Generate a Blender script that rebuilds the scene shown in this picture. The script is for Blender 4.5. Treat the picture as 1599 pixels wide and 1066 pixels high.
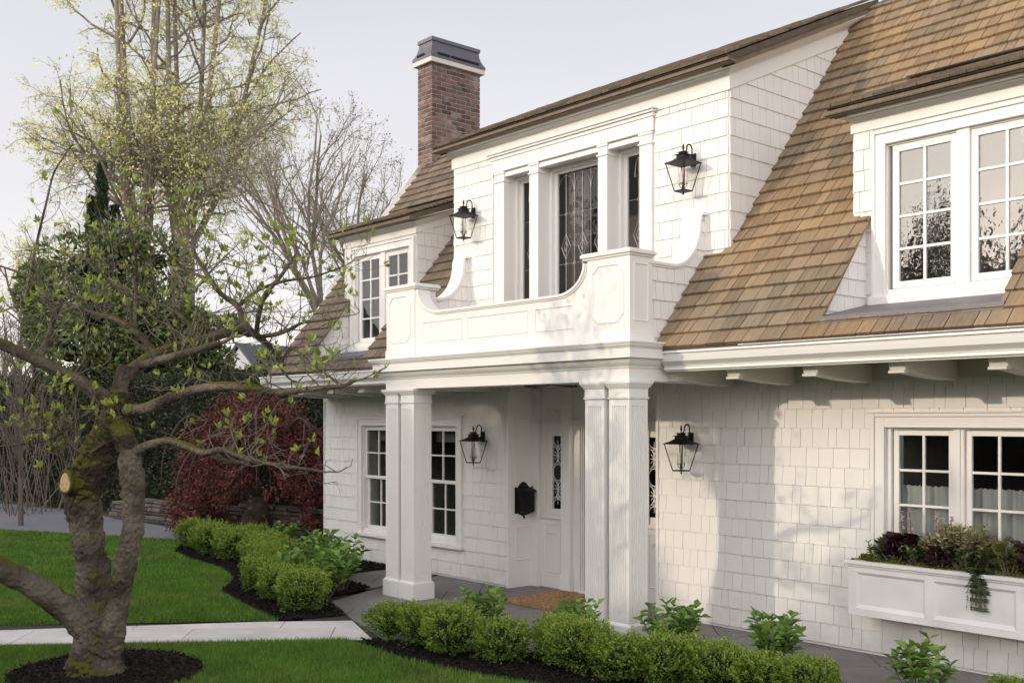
import bpy, math, random
import numpy as np
from mathutils import Vector, Matrix, Euler
R = math.radians
for o in list(bpy.data.objects): bpy.data.objects.remove(o)
scene = bpy.context.scene
C = scene.collection
rnd = random.Random(7)

# ------------------------------------------------------------------ camera
CAM = Vector((0, -8.70, 2.10))
cd = bpy.data.cameras.new('camera'); cam = bpy.data.objects.new('camera', cd); C.objects.link(cam)
cam.location = CAM; cam.rotation_euler = (R(90), 0, R(90 - 41.043))
cd.sensor_width = 36; cd.lens = 37.24; cd.shift_y = 0.0769; cd.clip_start = 0.1; cd.clip_end = 2000
scene.camera = cam
# ------------------------------------------------------------------ sky and sun
SUN_AZ = Vector((-0.40, -1.0, 0)).normalized(); SUN_EL = R(13.8)
world = bpy.data.worlds.new("World"); scene.world = world; world.use_nodes = True
wn = world.node_tree; wn.nodes.clear()
W = lambda t: wn.nodes.new(t)
out = W('ShaderNodeOutputWorld'); add = W('ShaderNodeAddShader')
sky = W('ShaderNodeTexSky'); sky.sky_type = 'NISHITA'; sky.sun_disc = False
sky.sun_elevation = SUN_EL; sky.sun_rotation = math.atan2(SUN_AZ.x, SUN_AZ.y)
sky.air_density = 1.0; sky.dust_density = 1.0
b1 = W('ShaderNodeBackground'); b1.inputs[1].default_value = 0.05
wn.links.new(sky.outputs[0], b1.inputs[0])
# thin high cloud veil; bright lobe added behind the camera to light the facade
tc = W('ShaderNodeTexCoord'); dot = W('ShaderNodeVectorMath'); dot.operation = 'DOT_PRODUCT'
dot.inputs[1].default_value = (0.28, -0.95, 0.15)
wn.links.new(tc.outputs['Generated'], dot.inputs[0])
mr = W('ShaderNodeMapRange'); mr.inputs[1].default_value = -0.22; mr.inputs[2].default_value = 0.95
mr.interpolation_type = 'SMOOTHSTEP'
wn.links.new(dot.outputs['Value'], mr.inputs[0])
nz = W('ShaderNodeTexNoise'); nz.inputs['Scale'].default_value = 1.6; nz.inputs['Detail'].default_value = 4
mp = W('ShaderNodeMapping'); mp.inputs['Scale'].default_value = (1, 1, 3)
wn.links.new(tc.outputs['Generated'], mp.inputs[0]); wn.links.new(mp.outputs[0], nz.inputs[0])
mixc = W('ShaderNodeMixRGB'); mixc.inputs[1].default_value = (1.03, 1.02, 1.07, 1); mixc.inputs[2].default_value = (4.0, 3.9, 3.9, 1)
wn.links.new(mr.outputs[0], mixc.inputs[0])
sep = W('ShaderNodeSeparateXYZ'); wn.links.new(tc.outputs['Generated'], sep.inputs[0])
mh = W('ShaderNodeMapRange'); mh.inputs[1].default_value = 0.0; mh.inputs[2].default_value = 0.45; mh.inputs[3].default_value = 1.0; mh.inputs[4].default_value = 0.0
wn.links.new(sep.outputs[2], mh.inputs[0])
warm = W('ShaderNodeMixRGB'); warm.blend_type = 'MULTIPLY'; warm.inputs[2].default_value = (1.38, 1.30, 1.22, 1)
wn.links.new(mh.outputs[0], warm.inputs[0]); wn.links.new(mixc.outputs[0], warm.inputs[1])
cl = W('ShaderNodeMixRGB'); cl.blend_type = 'MULTIPLY'; cl.inputs[0].default_value = 0.22
wn.links.new(warm.outputs[0], cl.inputs[1]); wn.links.new(nz.outputs[0], cl.inputs[2])
# clear and deeper overhead than towards the horizon
mz = W('ShaderNodeMapRange'); mz.inputs[1].default_value = 0.30; mz.inputs[2].default_value = 0.80; mz.inputs[3].default_value = 1.0; mz.inputs[4].default_value = 0.55
mz.interpolation_type = 'SMOOTHSTEP'; wn.links.new(sep.outputs[2], mz.inputs[0])
ov = W('ShaderNodeMixRGB'); ov.blend_type = 'MULTIPLY'; ov.inputs[0].default_value = 1.0
wn.links.new(cl.outputs[0], ov.inputs[1]); wn.links.new(mz.outputs[0], ov.inputs[2])
b2 = W('ShaderNodeBackground'); b2.inputs[1].default_value = 1.0
wn.links.new(ov.outputs[0], b2.inputs[0])
wn.links.new(b1.outputs[0], add.inputs[0]); wn.links.new(b2.outputs[0], add.inputs[1]); wn.links.new(add.outputs[0], out.inputs[0])
sl = bpy.data.lights.new('sun', 'SUN'); sl.energy = 2.2; sl.angle = R(0.9); sl.color = (1.0, 0.85, 0.66)
so = bpy.data.objects.new('sun', sl); C.objects.link(so)
sd = Vector((SUN_AZ.x * math.cos(SUN_EL), SUN_AZ.y * math.cos(SUN_EL), math.sin(SUN_EL)))
so.rotation_euler = sd.to_track_quat('Z', 'Y').to_euler(); so.location = (-10, -25, 12)
scene.view_settings.view_transform = 'Standard'; scene.view_settings.look = 'None'
scene.view_settings.exposure = -0.46; scene.view_settings.gamma = 1
scene.render.engine = 'CYCLES'
scene.cycles.max_bounces = 8; scene.cycles.transparent_max_bounces = 24

# ------------------------------------------------------------------ materials
def mat(name, col, rough=0.6, vary=0.0, vscale=3.0, island=0.0, islhue=0.0, bump=0.0, bscale=40.0, stretch=(1, 1, 1),
        col2=None, spec=0.4, metal=0.0, trans=0.0, mix_scale=None, mix_lo=.45, mix_hi=.6, backcol=None):
    m = bpy.data.materials.new(name); m.use_nodes = True
    nt = m.node_tree; N = nt.nodes; L = nt.links
    p = N['Principled BSDF']; p.inputs['Roughness'].default_value = rough
    p.inputs['Specular IOR Level'].default_value = spec; p.inputs['Metallic'].default_value = metal
    co = N.new('ShaderNodeTexCoord'); mpn = N.new('ShaderNodeMapping'); mpn.inputs['Scale'].default_value = stretch
    L.new(co.outputs['Object'], mpn.inputs[0])
    cur = None
    rgb = N.new('ShaderNodeRGB'); rgb.outputs[0].default_value = (*col, 1); cur = rgb.outputs[0]
    if col2:
        n0 = N.new('ShaderNodeTexNoise'); n0.inputs['Scale'].default_value = mix_scale or vscale; n0.inputs['Detail'].default_value = 6
        L.new(co.outputs['Object'], n0.inputs[0])
        r0 = N.new('ShaderNodeMapRange'); r0.inputs[1].default_value = mix_lo; r0.inputs[2].default_value = mix_hi
        L.new(n0.outputs[0], r0.inputs[0])
        mx = N.new('ShaderNodeMixRGB'); mx.inputs[2].default_value = (*col2, 1)
        L.new(r0.outputs[0], mx.inputs[0]); L.new(cur, mx.inputs[1]); cur = mx.outputs[0]
    hsv = N.new('ShaderNodeHueSaturation'); L.new(cur, hsv.inputs['Color'])
    cur = hsv.outputs[0]
    val = None
    if island or vary:
        s = N.new('ShaderNodeMath'); s.operation = 'ADD'; s.inputs[0].default_value = 1; s.inputs[1].default_value = 0
        if island:
            g = N.new('ShaderNodeNewGeometry'); mi = N.new('ShaderNodeMapRange')
            mi.inputs[3].default_value = 1 - island; mi.inputs[4].default_value = 1 + island
            L.new(g.outputs['Random Per Island'], mi.inputs[0]); L.new(mi.outputs[0], s.inputs[0])
            if islhue:
                w = N.new('ShaderNodeTexWhiteNoise'); w.noise_dimensions = '1D'
                L.new(g.outputs['Random Per Island'], w.inputs['W'])
                mh_ = N.new('ShaderNodeMapRange'); mh_.inputs[3].default_value = .5 - islhue; mh_.inputs[4].default_value = .5 + islhue
                L.new(w.outputs[0], mh_.inputs[0]); L.new(mh_.outputs[0], hsv.inputs['Hue'])
        if vary:
            n1 = N.new('ShaderNodeTexNoise'); n1.inputs['Scale'].default_value = vscale; n1.inputs['Detail'].default_value = 8
            n1.inputs['Roughness'].default_value = .65
            L.new(mpn.outputs[0], n1.inputs[0])
            mv = N.new('ShaderNodeMapRange'); mv.inputs[1].default_value = .25; mv.inputs[2].default_value = .75
            mv.inputs[3].default_value = -vary; mv.inputs[4].default_value = vary
            L.new(n1.outputs[0], mv.inputs[0]); L.new(mv.outputs[0], s.inputs[1])
        L.new(s.outputs[0], hsv.inputs['Value'])
    L.new(cur, p.inputs['Base Color'])
    if bump:
        nb = N.new('ShaderNodeTexNoise'); nb.inputs['Scale'].default_value = bscale; nb.inputs['Detail'].default_value = 6
        L.new(mpn.outputs[0], nb.inputs[0])
        bp = N.new('ShaderNodeBump'); bp.inputs['Strength'].default_value = bump; bp.inputs['Distance'].default_value = 0.02
        L.new(nb.outputs[0], bp.inputs['Height']); L.new(bp.outputs[0], p.inputs['Normal'])
    if trans:
        t = N.new('ShaderNodeBsdfTranslucent'); L.new(cur, t.inputs[0]); ms = N.new('ShaderNodeMixShader'); ms.inputs[0].default_value = trans
        o = N['Material Output']; L.new(p.outputs[0], ms.inputs[1]); L.new(t.outputs[0], ms.inputs[2]); L.new(ms.outputs[0], o.inputs[0])
    return m

M = {}
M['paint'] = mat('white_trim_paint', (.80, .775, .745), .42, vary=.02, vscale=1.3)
M['siding'] = mat('white_painted_shingle', (.79, .765, .735), .55, vary=.03, vscale=.9, island=.022, bump=.05, bscale=45, stretch=(3, 3, .35))
M['box'] = mat('grey_white_planter_paint', (.70, .69, .68), .45, vary=.02, vscale=2)
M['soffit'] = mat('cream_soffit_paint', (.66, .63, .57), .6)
M['cedar'] = mat('cedar_roof_shingle', (.28, .19, .107), .8, vary=.26, vscale=7, island=.20, islhue=.004, bump=.35, bscale=22, stretch=(5, .7, .7), col2=(.215, .17, .12), mix_scale=1.1, mix_lo=.42, mix_hi=.68)
M['cedar_dark'] = mat('darker_cedar_shingle', (.175, .138, .10), .85, vary=.25, vscale=7, island=.22, islhue=.006, bump=.35, bscale=22, stretch=(5, .7, .7), col2=(.14, .115, .085), mix_scale=1.2)  # darker, greyer copy of the roof cedar
M['cedar_edge'] = mat('dark_cedar_shingle_edge', (.15, .118, .085), .9, vary=.3, vscale=9, island=.35, bump=.4, bscale=30, stretch=(4, 1, 1))
M['brick'] = mat('old_brick', (.145, .088, .075), .85, vary=.35, vscale=9, island=.45, islhue=.02, bump=.5, bscale=60, col2=(.23, .19, .17), mix_scale=3.2, mix_lo=.48, mix_hi=.66)
M['mortar'] = mat('pale_mortar', (.36, .33, .30), .9, vary=.3, vscale=8, bump=.4, bscale=50)
M['lead'] = mat('lead_coated_metal', (.135, .13, .155), .5, vary=.12, vscale=4, spec=.5, metal=.3)
M['black'] = mat('blackened_metal', (.012, .011, .010), .5, spec=.2, vary=.3, vscale=30)
M['bronze'] = mat('dark_bronze', (.045, .036, .028), .45, spec=.5, metal=.5, vary=.3, vscale=25)
M['dark'] = mat('dark_interior', (.018, .016, .015), .9)
M['room'] = mat('room_wall', (.22, .20, .19), .9, vary=.3, vscale=2)
M['curtain'] = mat('sheer_curtain', (.72, .72, .68), .9, trans=.3, vary=.1, vscale=6, stretch=(6, 6, .2))
M['fabric'] = mat('pale_cushion', (.45, .43, .40), .9)
M['doorpaint'] = mat('charcoal_door_paint', (.055, .06, .07), .35)
M['slab'] = mat('bluestone_paving', (.21, .195, .198), .62, col2=(.15, .14, .14), mix_scale=1.3, mix_lo=.42, mix_hi=.7, vary=.22, vscale=2.2, island=.06, bump=.12, bscale=30)
M['path'] = mat('limestone_path', (.70, .665, .65), .7, col2=(.54, .50, .47), mix_scale=1.7, mix_lo=.5, mix_hi=.8, vary=.16, vscale=2.6, island=.06, bump=.12, bscale=30)
M['drive'] = mat('driveway_asphalt', (.20, .20, .225), .75, vary=.08, vscale=1.2, bump=.3, bscale=120)
M['mulch'] = mat('dark_mulch', (.016, .011, .009), .95, vary=.5, vscale=14, island=.5, bump=1, bscale=70)
M['gravel'] = mat('dark_gravel_soil', (.06, .052, .05), .95, vary=.4, vscale=8, bump=1, bscale=60)
M['lawn'] = mat('lawn_soil_green', (.035, .06, .018), .95, vary=.3, vscale=5)
M['grass'] = mat('grass_blade', (.13, .25, .036), .6, col2=(.21, .27, .06), mix_scale=1.1, mix_lo=.50, mix_hi=.75, vary=.38, vscale=1.6, island=.45, islhue=.02, trans=.25, spec=.3)
M['boxleaf'] = mat('boxwood_leaf', (.125, .20, .030), .48, vary=.30, vscale=3.5, island=.45, islhue=.025, trans=.25, spec=.4)
M['boxlit'] = mat('boxwood_lit_growth', (.29, .39, .055), .45, island=.35, islhue=.02, trans=.35, spec=.4)  # leaf colour brightened for sunlit tips as well as new growth
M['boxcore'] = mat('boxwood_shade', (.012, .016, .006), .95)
M['hydra'] = mat('hydrangea_leaf', (.20, .34, .07), .5, island=.3, islhue=.02, trans=.3, spec=.35)
M['magleaf'] = mat('spring_leaf', (.33, .40, .08), .5, island=.3, islhue=.025, trans=.4, spec=.35)
M['limeleaf'] = mat('young_lime_leaf', (.88, .86, .36), .6, island=.3, islhue=.03, trans=.4)
M['oliveleaf'] = mat('bare_tree_bud', (.24, .21, .10), .7, island=.4, islhue=.03, trans=.3)
M['evergreen'] = mat('evergreen_leaf', (.12, .155, .05), .4, island=.55, islhue=.02, trans=.12, spec=.5)
M['hedge'] = mat('dark_hedge_leaf', (.040, .052, .022), .6, island=.6, islhue=.03, trans=.1)
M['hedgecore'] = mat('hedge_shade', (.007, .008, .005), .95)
M['cypress'] = mat('cypress_leaf', (.026, .045, .018), .7, island=.5)
M['red'] = mat('maple_leaf', (.18, .058, .045), .6, island=.5, islhue=.02, trans=.3, vary=.3, vscale=2)
M['twig'] = mat('grey_brown_twig', (.15, .125, .10), .85, island=.2)
M['bark'] = mat('tree_bark', (.25, .215, .175), .9, vary=.35, vscale=4, bump=.8, bscale=18, stretch=(1, 1, .35))
M['barkdark'] = mat('dark_bark', (.07, .052, .042), .9, vary=.4, vscale=6, bump=.8, bscale=25)
M['cut'] = mat('sawn_wood', (.40, .30, .17), .75, vary=.55, vscale=26, bump=.5)
M['stone'] = mat('field_stone', (.13, .115, .10), .85, vary=.3, vscale=5, island=.35, bump=.6, bscale=25)
M['coir'] = mat('coir_rope', (.40, .235, .125), .9, vary=.3, vscale=30, island=.2, bump=.8, bscale=150)
M['moss'] = mat('cushion_moss', (.13, .14, .022), .95, vary=.5, vscale=12, bump=1, bscale=60, island=.3)
M['heuch'] = mat('dark_purple_leaf', (.045, .014, .02), .5, island=.4, trans=.1)
M['cream'] = mat('variegated_leaf', (.48, .45, .25), .6, island=.3, islhue=.02, trans=.3)
M['pink'] = mat('pink_floret', (.62, .46, .46), .7, island=.2, trans=.3)
M['fern'] = mat('fern_leaf', (.05, .085, .03), .6, island=.4, trans=.2)
M['rust'] = mat('rusty_fern_leaf', (.17, .085, .05), .7, island=.4, trans=.2)
M['yellow'] = mat('yellow_green_leaf', (.17, .20, .05), .5, island=.3, trans=.3)
M['flower'] = mat('apricot_petal', (.75, .42, .15), .6)
M['candle'] = mat('candle_sleeve', (.75, .68, .55), .5)
M['nbwall'] = mat('pale_grey_render', (.45, .47, .52), .8, vary=.05)
M['nbroof'] = mat('slate_tiles', (.10, .11, .13), .7, vary=.2, vscale=3)

def glass(name, ior, tint=(1, 1, 1), wavy=0.0, wscale=8):
    m = bpy.data.materials.new(name); m.use_nodes = True; nt = m.node_tree; N = nt.nodes; L = nt.links; N.clear()
    o = N.new('ShaderNodeOutputMaterial'); t = N.new('ShaderNodeBsdfTransparent'); t.inputs[0].default_value = (*tint, 1)
    g = N.new('ShaderNodeBsdfGlossy'); g.inputs['Roughness'].default_value = 0.01; f0 = ((ior - 1) / (ior + 1)) ** 2 * 1.6
    lw = N.new('ShaderNodeLayerWeight'); lw.inputs[0].default_value = .5
    pw = N.new('ShaderNodeMath'); pw.operation = 'POWER'; pw.inputs[1].default_value = 4.0; L.new(lw.outputs['Facing'], pw.inputs[0])
    f = N.new('ShaderNodeMapRange'); f.inputs[3].default_value = f0; f.inputs[4].default_value = 1.0; L.new(pw.outputs[0], f.inputs[0])
    ms = N.new('ShaderNodeMixShader'); L.new(f.outputs[0], ms.inputs[0]); L.new(t.outputs[0], ms.inputs[1]); L.new(g.outputs[0], ms.inputs[2]); L.new(ms.outputs[0], o.inputs[0])
    if wavy:
        co = N.new('ShaderNodeTexCoord'); n = N.new('ShaderNodeTexNoise'); n.inputs['Scale'].default_value = wscale
        L.new(co.outputs['Object'], n.inputs[0]); b = N.new('ShaderNodeBump'); b.inputs['Strength'].default_value = wavy; b.inputs['Distance'].default_value = .01
        L.new(n.outputs[0], b.inputs['Height']); L.new(b.outputs[0], g.inputs['Normal'])
    return m
M['glass'] = glass('window_glass', 1.5, (.75, .78, .78), .14, 7)
M['leadglass'] = glass('leaded_window_glass', 1.35, (.8, .8, .8), .06, 5)
M['mirrorglass'] = glass('reflective_window_glass', 2.1, (.7, .72, .72), .09, 12)
M['lampglass'] = glass('lantern_glass', 1.25)

def grime(m, z0, z1, amt, dirt=(.34, .31, .26)):
    """splashed dirt that fades out above the ground (z measured from the object's origin)"""
    nt = m.node_tree; N = nt.nodes; L = nt.links; p = N['Principled BSDF']; base = p.inputs['Base Color'].links[0].from_socket
    co = N.new('ShaderNodeTexCoord'); sp = N.new('ShaderNodeSeparateXYZ'); L.new(co.outputs['Object'], sp.inputs[0])
    r = N.new('ShaderNodeMapRange'); r.inputs[1].default_value = z0; r.inputs[2].default_value = z1; r.inputs[3].default_value = amt; r.inputs[4].default_value = 0; L.new(sp.outputs[2], r.inputs[0])
    n = N.new('ShaderNodeTexNoise'); n.inputs['Scale'].default_value = 5; n.inputs['Detail'].default_value = 9; n.inputs['Roughness'].default_value = .75; L.new(co.outputs['Object'], n.inputs[0])
    q = N.new('ShaderNodeMapRange'); q.inputs[1].default_value = .35; q.inputs[2].default_value = .7; L.new(n.outputs[0], q.inputs[0])
    u = N.new('ShaderNodeMath'); u.operation = 'MULTIPLY'; L.new(r.outputs[0], u.inputs[0]); L.new(q.outputs[0], u.inputs[1])
    mx = N.new('ShaderNodeMixRGB'); mx.inputs[2].default_value = (*dirt, 1); L.new(u.outputs[0], mx.inputs[0]); L.new(base, mx.inputs[1]); L.new(mx.outputs[0], p.inputs['Base Color'])
grime(M['siding'], .0, .42, .42)
def barkmoss(name, col, col2, moss, amt_lo, amt_hi, bump=1.0, sc=16):
    m = mat(name, col, .9, vary=.3, vscale=7, col2=col2, mix_scale=3.5, mix_lo=.42, mix_hi=.62)
    nt = m.node_tree; N = nt.nodes; L = nt.links; p = N['Principled BSDF']
    base = p.inputs['Base Color'].links[0].from_socket
    co = N.new('ShaderNodeTexCoord'); n = N.new('ShaderNodeTexNoise'); n.inputs['Scale'].default_value = 3.2; n.inputs['Detail'].default_value = 7
    L.new(co.outputs['Object'], n.inputs[0])
    g = N.new('ShaderNodeNewGeometry'); sp = N.new('ShaderNodeSeparateXYZ'); L.new(g.outputs['Normal'], sp.inputs[0])
    ad = N.new('ShaderNodeMath'); ad.operation = 'MULTIPLY_ADD'; ad.inputs[1].default_value = .35; L.new(sp.outputs[2], ad.inputs[0]); L.new(n.outputs[0], ad.inputs[2])
    r = N.new('ShaderNodeMapRange'); r.inputs[1].default_value = amt_lo; r.inputs[2].default_value = amt_hi; L.new(ad.outputs[0], r.inputs[0])
    mx = N.new('ShaderNodeMixRGB'); mx.inputs[2].default_value = (*moss, 1); L.new(r.outputs[0], mx.inputs[0]); L.new(base, mx.inputs[1]); L.new(mx.outputs[0], p.inputs['Base Color'])
    v = N.new('ShaderNodeTexVoronoi'); v.inputs['Scale'].default_value = sc; v.feature = 'F1'
    n2 = N.new('ShaderNodeTexNoise'); n2.inputs['Scale'].default_value = sc * 2.2; n2.inputs['Detail'].default_value = 8; n2.inputs['Roughness'].default_value = .7
    mp2 = N.new('ShaderNodeMapping'); mp2.inputs['Scale'].default_value = (1, 1, .45); L.new(co.outputs['Object'], mp2.inputs[0]); L.new(mp2.outputs[0], n2.inputs[0]); L.new(co.outputs['Object'], v.inputs[0])
    a2 = N.new('ShaderNodeMath'); a2.operation = 'MULTIPLY_ADD'; a2.inputs[1].default_value = .6; L.new(v.outputs[0], a2.inputs[0]); L.new(n2.outputs[0], a2.inputs[2])
    b = N.new('ShaderNodeBump'); b.inputs['Strength'].default_value = bump; b.inputs['Distance'].default_value = .06; L.new(a2.outputs[0], b.inputs['Height']); L.new(b.outputs[0], p.inputs['Normal'])
    return m
M['magbark'] = barkmoss('mossy_magnolia_bark', (.29, .24, .185), (.075, .058, .043), (.15, .145, .015), .64, .76, 1.0, 24)
M['mosstrunk'] = barkmoss('heavily_mossed_bark', (.11, .08, .055), (.05, .036, .026), (.17, .165, .016), .50, .64, 1.0, 30)

# ------------------------------------------------------------------ mesh helpers
LOC = {}
def tag(o, label=None, cat=None, group=None, kind=None):
    if label: o['label'] = label
    if cat: o['category'] = cat
    if group: o['group'] = group
    if kind: o['kind'] = kind
    return o
def empty(name, loc=(0, 0, 0), rz=0, parent=None):
    o = bpy.data.objects.new(name, None); C.objects.link(o); o.empty_display_size = .2
    o.location = loc; o.rotation_euler = (0, 0, rz); LOC[o.name] = Vector(loc)
    return o
def link_obj(name, me, m, parent=None, origin=None):
    """origin = world point the mesh coordinates are relative to"""
    o = bpy.data.objects.new(name, me); C.objects.link(o)
    if m: me.materials.append(m)
    org = Vector(origin) if origin is not None else Vector((0, 0, 0))
    if parent is not None:
        o.parent = parent; o.location = org - LOC[parent.name]
    else: o.location = org
    LOC[o.name] = org
    return o
class MB:
    def __init__(s): s.v = []; s.f = []
    def poly(s, pts):
        n = len(s.v); s.v += [tuple(p) for p in pts]; s.f.append(tuple(range(n, n + len(pts))))
    def box(s, x0, x1, y0, y1, z0, z1):
        n = len(s.v)
        s.v += [(x0, y0, z0), (x1, y0, z0), (x1, y1, z0), (x0, y1, z0), (x0, y0, z1), (x1, y0, z1), (x1, y1, z1), (x0, y1, z1)]
        for f in ((0, 3, 2, 1), (4, 5, 6, 7), (0, 1, 5, 4), (1, 2, 6, 5), (2, 3, 7, 6), (3, 0, 4, 7)): s.f.append(tuple(n + i for i in f))
    def frustum(s, cx, cy, z0, z1, a0, a1, b0=None, b1=None):
        b0 = a0 if b0 is None else b0; b1 = a1 if b1 is None else b1
        n = len(s.v)
        s.v += [(cx - a0, cy - b0, z0), (cx + a0, cy - b0, z0), (cx + a0, cy + b0, z0), (cx - a0, cy + b0, z0), (cx - a1, cy - b1, z1), (cx + a1, cy - b1, z1), (cx + a1, cy + b1, z1), (cx - a1, cy + b1, z1)]
        for f in ((0, 3, 2, 1), (4, 5, 6, 7), (0, 1, 5, 4), (1, 2, 6, 5), (2, 3, 7, 6), (3, 0, 4, 7)): s.f.append(tuple(n + i for i in f))
    def prism(s, pts, d):
        """extrude a 3D polygon by vector d"""
        k = len(pts); n = len(s.v); d = Vector(d)
        s.v += [tuple(p) for p in pts] + [tuple(Vector(p) + d) for p in pts]
        s.f.append(tuple(n + i for i in range(k))); s.f.append(tuple(n + k + i for i in reversed(range(k))))
        for i in range(k):
            j = (i + 1) % k; s.f.append((n + i, n + k + i, n + k + j, n + j))
    def sweep(s, pts, outs, prof, caps=True):
        """prof: closed list of (out, up) around each 3D point"""
        k = len(prof); n = len(s.v)
        for P, O in zip(pts, outs):
            for (a, b) in prof: s.v.append((P[0] + O[0] * a, P[1] + O[1] * a, P[2] + b))
        for i in range(len(pts) - 1):
            for j in range(k):
                q = (j + 1) % k; s.f.append((n + i * k + j, n + i * k + q, n + (i + 1) * k + q, n + (i + 1) * k + j))
        if caps:
            s.f.append(tuple(n + j for j in range(k))); e = n + (len(pts) - 1) * k; s.f.append(tuple(e + j for j in reversed(range(k))))
    def tube(s, pts, rad, sides=6, caps=True):
        pts = [Vector(p) for p in pts]
        if not hasattr(rad, '__len__'): rad = [rad] * len(pts)
        n0 = len(s.v); a = None
        for i, p in enumerate(pts):
            t = (pts[min(i + 1, len(pts) - 1)] - pts[max(i - 1, 0)])
            if t.length < 1e-9: t = Vector((0, 0, 1))
            t.normalize()
            if a is None:
                a = t.cross(Vector((0, 0, 1)))
                if a.length < .1: a = t.cross(Vector((1, 0, 0)))
            a = (a - t * a.dot(t)).normalized(); b = t.cross(a)
            for k in range(sides):
                w = 2 * math.pi * k / sides; s.v.append(tuple(p + (a * math.cos(w) + b * math.sin(w)) * rad[i]))
        for i in range(len(pts) - 1):
            for k in range(sides):
                q = (k + 1) % sides; s.f.append((n0 + i * sides + k, n0 + i * sides + q, n0 + (i + 1) * sides + q, n0 + (i + 1) * sides + k))
        if caps:
            s.f.append(tuple(n0 + k for k in reversed(range(sides)))); e = n0 + (len(pts) - 1) * sides; s.f.append(tuple(e + k for k in range(sides)))
    def ball(s, c, r, sz=1.0, seg=8, rings=6):
        n = len(s.v); c = Vector(c)
        for i in range(1, rings):
            th = math.pi * i / rings
            for k in range(seg):
                w = 2 * math.pi * k / seg; s.v.append((c.x + r * math.sin(th) * math.cos(w), c.y + r * math.sin(th) * math.sin(w), c.z + r * sz * math.cos(th)))
        t = len(s.v); s.v += [(c.x, c.y, c.z + r * sz), (c.x, c.y, c.z - r * sz)]
        for i in range(rings - 2):
            for k in range(seg):
                q = (k + 1) % seg; s.f.append((n + i * seg + k, n + (i + 1) * seg + k, n + (i + 1) * seg + q, n + i * seg + q))
        for k in range(seg):
            q = (k + 1) % seg; s.f.append((t, n + k, n + q)); s.f.append((t + 1, n + (rings - 2) * seg + q, n + (rings - 2) * seg + k))
    def build(s, name, m, parent=None, smooth=False, bevel=0.0, origin=None):
        if origin is None: origin = LOC[parent.name] if parent is not None else Vector((0, 0, 0))
        org = Vector(origin)
        me = bpy.data.meshes.new(name)
        me.from_pydata([(x - org.x, y - org.y, z - org.z) for x, y, z in s.v], [], s.f)
        me.validate(); me.update()
        if smooth: me.polygons.foreach_set('use_smooth', [True] * len(me.polygons))
        import bmesh
        bm = bmesh.new(); bm.from_mesh(me); bmesh.ops.recalc_face_normals(bm, faces=bm.faces); bm.to_mesh(me); bm.free()
        o = link_obj(name, me, m, parent, org)
        if bevel:
            b = o.modifiers.new('bevel', 'BEVEL'); b.width = bevel; b.segments = 2; b.limit_method = 'ANGLE'; b.angle_limit = R(40)
        return o
def copy_tree(o, parent=None, **kw):
    c = o.copy(); C.objects.link(c)
    if parent is not None: c.parent = parent
    for ch in list(o.children): copy_tree(ch, c)
    return c
def place(o, loc, rz=0, scale=None, label=None, group=None):
    o.location = loc; o.rotation_euler = (0, 0, rz)
    if scale: o.scale = scale if hasattr(scale, '__len__') else (scale,) * 3
    if label: o['label'] = label
    if group: o['group'] = group
    return o

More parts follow.
